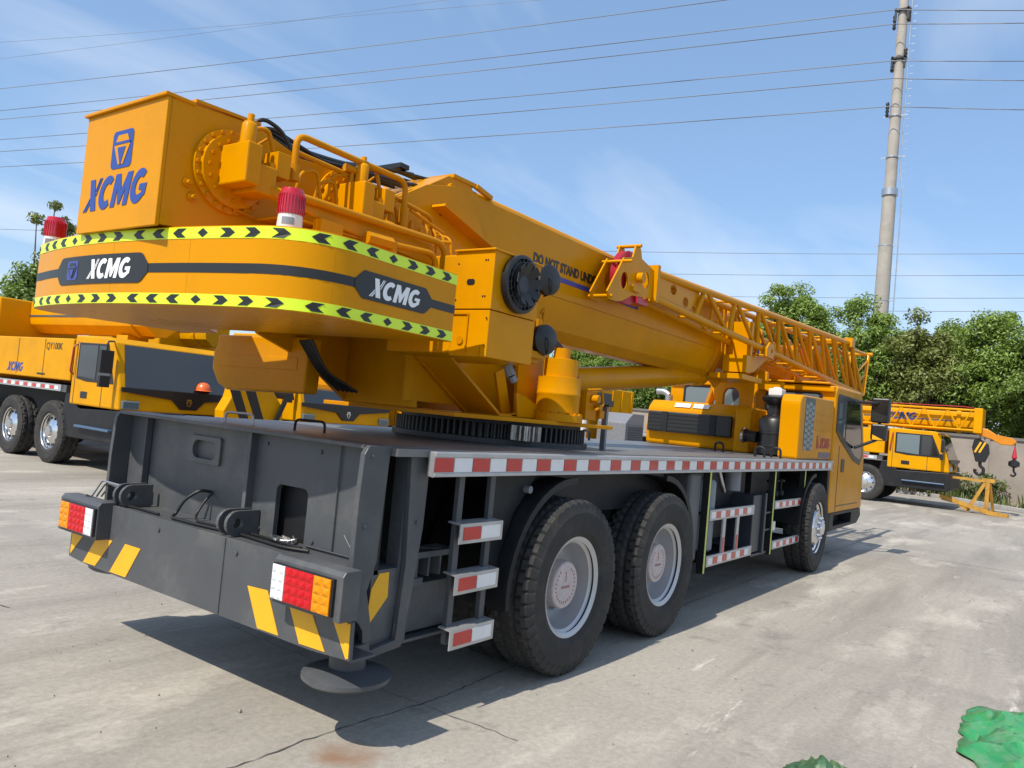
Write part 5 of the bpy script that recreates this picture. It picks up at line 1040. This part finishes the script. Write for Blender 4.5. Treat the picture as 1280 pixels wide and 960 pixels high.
# weeds
rnd = random.Random(11); mb = MB(); v = []; f = []
def blade(x, y, z, h, w, a, lean):
    o = len(v); dx, dy = cos(a) * w, sin(a) * w; lx, ly = cos(a + 1.4) * lean, sin(a + 1.4) * lean
    v.extend([(x - dx, y - dy, z), (x + dx, y + dy, z), (x + lx + dx * .8, y + ly + dy * .8, z + h * .65), (x + lx - dx * .8, y + ly - dy * .8, z + h * .65), (x + lx * 1.9, y + ly * 1.9, z + h)])
    f.extend([(o, o + 1, o + 2, o + 3), (o + 3, o + 2, o + 4)])
for i in range(9000):
    y = rnd.uniform(-14, 16); lo = 24.4 if y < -3 else (24.4 + (y + 3.0) * 1.05 if y < .3 else 27.8)
    x = rnd.uniform(lo, 28.4); 
    cl = noise.noise(Vector((x * .8, y * .8, 0)))
    if cl < -.05 and rnd.random() < .8: continue
    h = rnd.uniform(.06, .30) * (1 + max(0, cl) * 2.2) * (1.7 if x > 27.4 else 1); blade(x, y, .0, h, rnd.uniform(.012, .03), rnd.uniform(0, tau), rnd.uniform(.02, .16))
mb.add(v, f); wd_ = obj('weeds', mb, GRASS, None, recalc=False); struct(wd_, 'stuff'); tag(wd_, 'unkempt green weeds growing between the kerb and the stained wall', 'weeds')
# bushes at the wall foot
def leaf_cloud(clumps, per, size, rnd):
    v = []; f = []
    for (cx, cy, cz, r) in clumps:
        for _ in range(per):
            d = Vector((rnd.gauss(0, 1), rnd.gauss(0, 1), rnd.gauss(0, 1))).normalized() * r * (rnd.random() ** .45)
            p = Vector((cx, cy, cz)) + Vector((d.x, d.y, d.z * .75)); n = (d.normalized() + Vector((rnd.gauss(0, .55), rnd.gauss(0, .55), rnd.gauss(.35, .5)))).normalized()
            u = n.orthogonal().normalized(); w = n.cross(u); a = rnd.uniform(0, tau); u, w = u * cos(a) + w * sin(a), w * cos(a) - u * sin(a); s = size * rnd.uniform(.6, 1.25); o = len(v)
            v += [p - u * s, p - w * s * .45 + n * s * .1, p + u * s, p + w * s * .45 + n * s * .1]; f += [(o, o + 1, o + 2, o + 3)]
    return v, f
def tree(name, label, x, y, h, rx, crown0, leafm, seed, nclump=70, per=130, size=.13, group='trees beyond the wall', lean=0.0, cr=.62):
    rnd = random.Random(seed); T = thing(name, label, 'tree', (x, y, 0), 0, group)
    mb = MB(); tr = .035 * h / 2 + .04; top = Vector((lean, 0, h * .72)); pts = []
    for k in range(7): t = k / 6; pts.append(Vector((lean * t + .08 * sin(k * 1.7 + seed), .08 * cos(k * 2.1 + seed), h * .78 * t)))
    mb.tube(pts, [tr * (1 - .78 * k / 6) for k in range(7)], 9)
    clumps = []; zc = (crown0 + h) / 2; rz = (h - crown0) / 2
    for i in range(nclump):
        while True:
            d = Vector((rnd.uniform(-1, 1), rnd.uniform(-1, 1), rnd.uniform(-1, 1)))
            if .25 < d.length < 1: break
        d = d * (.82 + .30 * noise.noise(Vector((d.x * 1.7 + seed, d.y * 1.7, d.z * 1.7))))
        taper = 1 - .25 * max(0, d.z); clumps.append((lean * .8 + d.x * rx * taper, d.y * rx * taper, zc + d.z * rz, cr * rnd.uniform(.6, 1.15)))
    for c in clumps[::3]:
        b0 = pts[rnd.randint(2, 5)]; cc = Vector(c[:3]); mid = b0.lerp(cc, .5) + Vector((0, 0, -.12 * rx)); mb.tube([b0, mid, cc], [tr * .38, tr * .24, tr * .08], 6)
    obj('trunk', mb, BARK, T, 50)
    v, f = leaf_cloud(clumps, per, size, rnd); mb = MB(); mb.add(v, f); obj('crown', mb, leafm, T, recalc=False)
    return T
TREES = [
    # x, y, height, radius, crown base, leaf, seed
    (32.0, -3.6, 6.6, 2.1, 2.2, LEAF1, 1, 'dense green tree overhanging the wall beyond the small hook'),
    (31.6, -.75, 7.4, 2.1, 2.3, LEAF3, 2, 'tall green tree behind the hook block and jib end'),
    (31.0, 1.35, 7.1, 1.9, 2.2, LEAF2, 3, 'olive brown tinged tree above the parked crane jib'),
    (31.5, 3.55, 7.7, 1.75, 2.2, LEAF3, 4, 'bright green tree in front of the tall concrete pole'),
    (33.0, 7.2, 8.7, 2.7, 2.2, LEAF3, 5, 'rounded tree rising behind the lattice jib of the main crane'),
    (33.5, 10.9, 6.2, 2.2, 1.6, LEAF3, 6, 'green tree seen under the boom above the lift cylinder'),
    (32.0, 14.3, 6.0, 2.3, 1.4, LEAF1, 7, 'green tree seen under the boom beside the hoses'),
    (33.0, 18.2, 6.2, 2.4, 1.4, LEAF3, 8, 'leafy tree hidden mostly behind the oil cooler cabinet'),
    (31.2, -5.9, 6.0, 2.1, 1.8, LEAF2, 10, 'olive tree at the far right stretch of the wall'),
    (36.5, 1.0, 7.4, 2.6, 1.2, LEAF1, 11, 'dark tree standing further back between the olive and the tall green tree'),
    (36.5, -2.9, 6.8, 2.7, 1.0, LEAF1, 12, 'dark tree standing further back beyond the small hook'),
    (36.5, 5.6, 6.6, 2.6, 1.2, LEAF1, 13, 'dark tree standing further back beside the concrete pole'),
    (34.0, 12.7, 6.1, 2.3, 1.0, LEAF1, 14, 'tree crown seen between boom and lift cylinder, in the middle of the gap'),
    (32.5, 16.3, 6.2, 2.3, 1.0, LEAF3, 15, 'bright tree crown seen between work lamp and black hoses'),
    (37.0, -7.5, 5.2, 2.6, 1.0, LEAF1, 9, 'lower distant tree at the far end of the wall'),
]
for (x, y, h, r, c0, lm, sd, lab) in TREES: tree('broadleaf_tree', lab, x, y, h * 1.07, r * 1.08, c0, lm, sd, nclump=int(74 * r * r / 4 + 30), per=300, size=.082)
tree('slender_tree', 'slender sparse tree behind the red beacon at the counterweight end', 9.6, 30.0, 8.75, .8, 5.6, LEAF2, 21, nclump=13, per=110, size=.10, group=None, cr=.42, lean=.45)
tree('broadleaf_tree', 'rounded tree top showing above the boom of the QY100K crane', 9.55, 30.5, 6.3, 1.25, 1.5, LEAF1, 22, nclump=60, per=220, size=.10, group=None)
for i, (x, y, r) in enumerate(((27.6, .9, .55), (27.9, -1.2, .6), (27.8, -3.6, .5), (27.9, 2.6, .6), (28.0, -6.0, .55))):
    rr = random.Random(50 + i); S_ = thing('wall_shrub', ['shrub at the wall foot behind the steel trestle', 'shrub at the wall foot behind the hook block', 'shrub at the wall foot under the small hook', 'shrub growing at the wall behind the parked cab', 'low shrub at the wall far from the parked crane'][i], 'shrub', (x, y, 0), 0, 'shrubs along the wall')
    cl = [(rr.gauss(0, r * .5), rr.gauss(0, r * .6), rr.uniform(.15, r * 1.5), .28) for _ in range(16)]; v, f = leaf_cloud(cl, 70, .07, rr); mb = MB(); mb.add(v, f); obj('foliage', mb, GRASS, S_, recalc=False)
    mb = MB()
    for c in cl[::3]: mb.tube([(0, 0, 0), (c[0] * .5, c[1] * .5, c[2] * .6), c[:3]], .012, 5)
    obj('stem', mb, BARK, S_)
# striped bollard at the kerb
bl = thing('kerb_bollard', 'short black and yellow striped bollard on the kerb by the verge', 'bollard', (24.45, -3.15, .0))
mb = MB(); mb.cyl((0, 0, 0), (0, 0, .75), .07, n=16); obj('post', mb, BLK, bl, 40)
for k in range(4): mb = MB(); mb.lathe([(.071, 0), (.073, .002), (.073, .08), (.071, .082)], (0, 0, .06 + k * .17), (0, 0, 1), 16); obj('yellow_band', mb, LIME, bl, 40)

# ------------------------------------------------------------------ pole and wires
PX = Vector((39.6, 4.72, 0)); 
pole = thing('utility_pole', 'tall tapered concrete power pole rising behind the bright green tree', 'pole', PX)
mb = MB(); mb.tube([(0, 0, 0), (0, 0, 14.9)], [.42, .33], 24); mb.tube([(0, 0, 15.1), (0, 0, 31)], [.29, .20], 24); obj('shaft', mb, PCON, pole, 50)
mb = MB(); mb.cyl((0, 0, 14.8), (0, 0, 15.15), .40, n=24); obj('joint_flange', mb, STEEL, pole, 40)
for z in (9.2, 12.1, 16.8, 19.0): mb = MB(); mb.lathe([(.40 - z * .006, 0), (.43 - z * .006, .01), (.43 - z * .006, .07), (.40 - z * .006, .08)], (0, 0, z), (0, 0, 1), 24); mb.bar((-.1, .55, z + .04), (-.1, -.62, z + .04), .03, .05); obj('pole_band', mb, STEEL, pole, 40)
mb = MB(); mb.tube([(-.15, -.62, 4), (-.15, -.62, 15), (-.12, -.45, 16), (-.12, -.40, 31)], .025, 6)
for k in range(60): mb.bar((-.15, -.70, 6 + k * .4), (-.15, -.54, 6 + k * .4), .02, .02)
obj('climbing_ladder', mb, STEEL, pole)
for (z, dy) in ((24.6, .35), (19.9, .38), (22.7, -.3), (24.9, -.35), (22.3, .3)): mb = MB(); mb.lathe([(.05, 0), (.10, .1), (.06, .2), (.10, .3), (.06, .4), (.10, .5), (.06, .6), (.10, .7), (.05, .8)], (-.2, dy, z - .9), (0, 0, 1), 12); obj('insulator', mb, BLK, pole, 50)
for z in (22.2, 24.8): mb = MB(); mb.box(-.35, -.15, -.35, .35, z - .15, z - .05); mb.box(-.35, -.25, -.35, -.25, z - .7, z); mb.box(-.35, -.25, .25, .35, z - .7, z); obj('bracket', mb, BLK, pole)
def px_ray(x, y): return (CF * 975.5 + CR * (x - 640) - CU * (y - 480)).normalized()
def px_at(x, y, depth): r = px_ray(x, y); return CP + r * (depth / r.dot(CF))
def wire(label, a, b, sag, r, name='power_line', n=26):
    mb = MB(); pts = [a.lerp(b, k / n) - Vector((0, 0, sag * 4 * (k / n) * (1 - k / n))) for k in range(n + 1)]; mb.tube(pts, r, 6); return tag(obj(name, mb, WIRE, None, 60), label, 'power line', 'overhead power lines')
D0 = (PX - CP).dot(CF)
pairs = ((12, 137, 12), (30, 148, 27), (76, 173, 75), (98, 188, 100), (133, 207, 137))
for i, (yp, yl, yr) in enumerate(pairs):
    P0 = px_at(1112 + (133 - yp) * .06, yp, D0); P1 = px_at(-140, yl + (yl - yp) * .118, 67); P2 = px_at(1330, yr + 1, D0 - 4.2)
    nm = ['top', 'second', 'third', 'fourth', 'lowest'][i]
    wire('%s of the cables strung from the concrete pole over the crane boom' % nm, P0, P1, .25, .024); wire('%s of the cables strung from the pole away from the crane' % nm, P0, P2, .02, .022)
wire('lone cable crossing the sky above the cables of the pole', px_at(-140, 125, 62), px_at(1010, -14, 40), .3, .022)
wire('fainter thin cable high over the counterweight, upper of two', px_at(-140, 62, 110), px_at(720, -4, 90), .3, .02); wire('fainter thin cable high over the counterweight, lower of two', px_at(-140, 90, 110), px_at(640, -12, 90), .3, .02)
for i, (ya, yb) in enumerate(((315, 313), (342, 340), (368, 369), (383, 386))):
    wire('%s of the far level cables low in the sky behind the pole' % ['top', 'second', 'third', 'lowest'][i], px_at(560, ya - 6, 118), px_at(1400, yb + 3, 96), .5, .034)
wire('far cable over the tree beside the QY100K crane', px_at(-100, 283, 100), px_at(330, 292, 100), .2, .03)

# ------------------------------------------------------------------ green tarpaulins on the pavement
TARP = mat('green_tarpaulin', (.03, .24, .08), .35, coat=.2, var=.25, vscale=4, dirt=(.25, .30, .21), dirt_amt=.7, dirt_scale=6, bump=.3, bscale=30)
TARP2 = mat('dark_green_sheet', (.045, .11, .05), .45, coat=.1, var=.45, vscale=6, dirt=(.16, .22, .06), dirt_amt=.7, dirt_scale=5)
def tarp(label, cx, cy, rx, ry, h, m, seed, rot, peaks):
    n = 40; mb = MB(); v = []; f = []; rnd = random.Random(int(seed * 10))
    for i in range(n + 1):
        for j in range(n + 1):
            u, w = i / n * 2 - 1, j / n * 2 - 1; u, w = u * math.sqrt(1 - w * w * .42), w * math.sqrt(1 - u * u * .42); r = min(1, math.hypot(u, w) / 1.02); e = 1 + .16 * noise.noise(Vector((u * 1.8 + seed, w * 1.8, 3))) + .10 * noise.noise(Vector((u * 6 + seed, w * 6, 1)))
            q = Vector((u * 1.1 + w * .4, w * .9 - u * .5, seed)); rid = 1 - abs(noise.noise(q * 1.5)) * 2.4; rid2 = 1 - abs(noise.noise(q * 3.6 + Vector((5, 2, 1)))) * 2.2; rid3 = 1 - abs(noise.noise(q * 8 + Vector((1, 7, 4)))) * 2
            z = h * (.30 * max(0, rid) + .26 * max(0, rid2) + .12 * rid3) * min(1, (1.05 - r) * 2.5)
            for pu, pw, ph, pr in peaks: z = max(z, h * ph * max(0, 1 - (math.hypot(u - pu, (w - pw) * 1.3) / pr) ** 1.4) * (.8 + .3 * rid2) + .05 * h * rid3)
            x, y = u * rx * e, w * ry * e; x, y = x * cos(rot) - y * sin(rot), x * sin(rot) + y * cos(rot); v.append((cx + x, cy + y, max(.006 + .004 * rnd.random(), z)))
    for i in range(n):
        for j in range(n): a = i * (n + 1) + j; f.append((a, a + 1, a + n + 2, a + n + 1))
    mb.add(v, f); o = obj('tarpaulin', mb, m, None, 26); s = o.modifiers.new('thickness', 'SOLIDIFY'); s.thickness = .003; tag(o, label, 'tarpaulin', 'tarpaulins dropped on the pavement'); return o
tarp('crumpled bright green tarpaulin heaped on the pavement beyond the small dark sheet', .97, -3.84, .76, .60, .24, TARP, 3, .2, [(.45, .1, .7, .6)])
tarp('small crumpled dark green sheet lying on the pavement near the bright tarpaulin', -.36, -2.86, .25, .20, .13, TARP2, 5.3, .3, [(.1, .1, .9, .6)])
bpy.context.view_layer.update()

# loose grit on the pavement
rnd = random.Random(77); mb = MB()
for i in range(420):
    x = rnd.uniform(-3.4, 9); y = rnd.uniform(-4.2, 2.5) if x < -1 else rnd.uniform(-5.5, -1.3); r = rnd.uniform(.003, .009) * (1 if rnd.random() < .9 else 1.8)
    P = [Vector((rnd.gauss(0, 1), rnd.gauss(0, 1), rnd.gauss(0, .6))).normalized() * r * rnd.uniform(.7, 1.2) for _ in range(6)]
    c = Vector((x, y, r * .5)); v = [c + Vector((r, 0, 0)), c + Vector((-.4 * r, .8 * r, 0)), c + Vector((-.5 * r, -.7 * r, 0)), c + Vector((rnd.uniform(-.3, .3) * r, rnd.uniform(-.3, .3) * r, r * .8)), c - Vector((0, 0, r * .5))]
    mb.add(v, [(0, 1, 3), (1, 2, 3), (2, 0, 3), (1, 0, 4), (2, 1, 4), (0, 2, 4)])
gt_ = obj('grit', mb, mat('loose_grit', (.28, .255, .215), .9, var=.4, vscale=3), None, recalc=False); struct(gt_, 'stuff'); tag(gt_, 'loose grit scattered over the concrete pavement', 'grit')
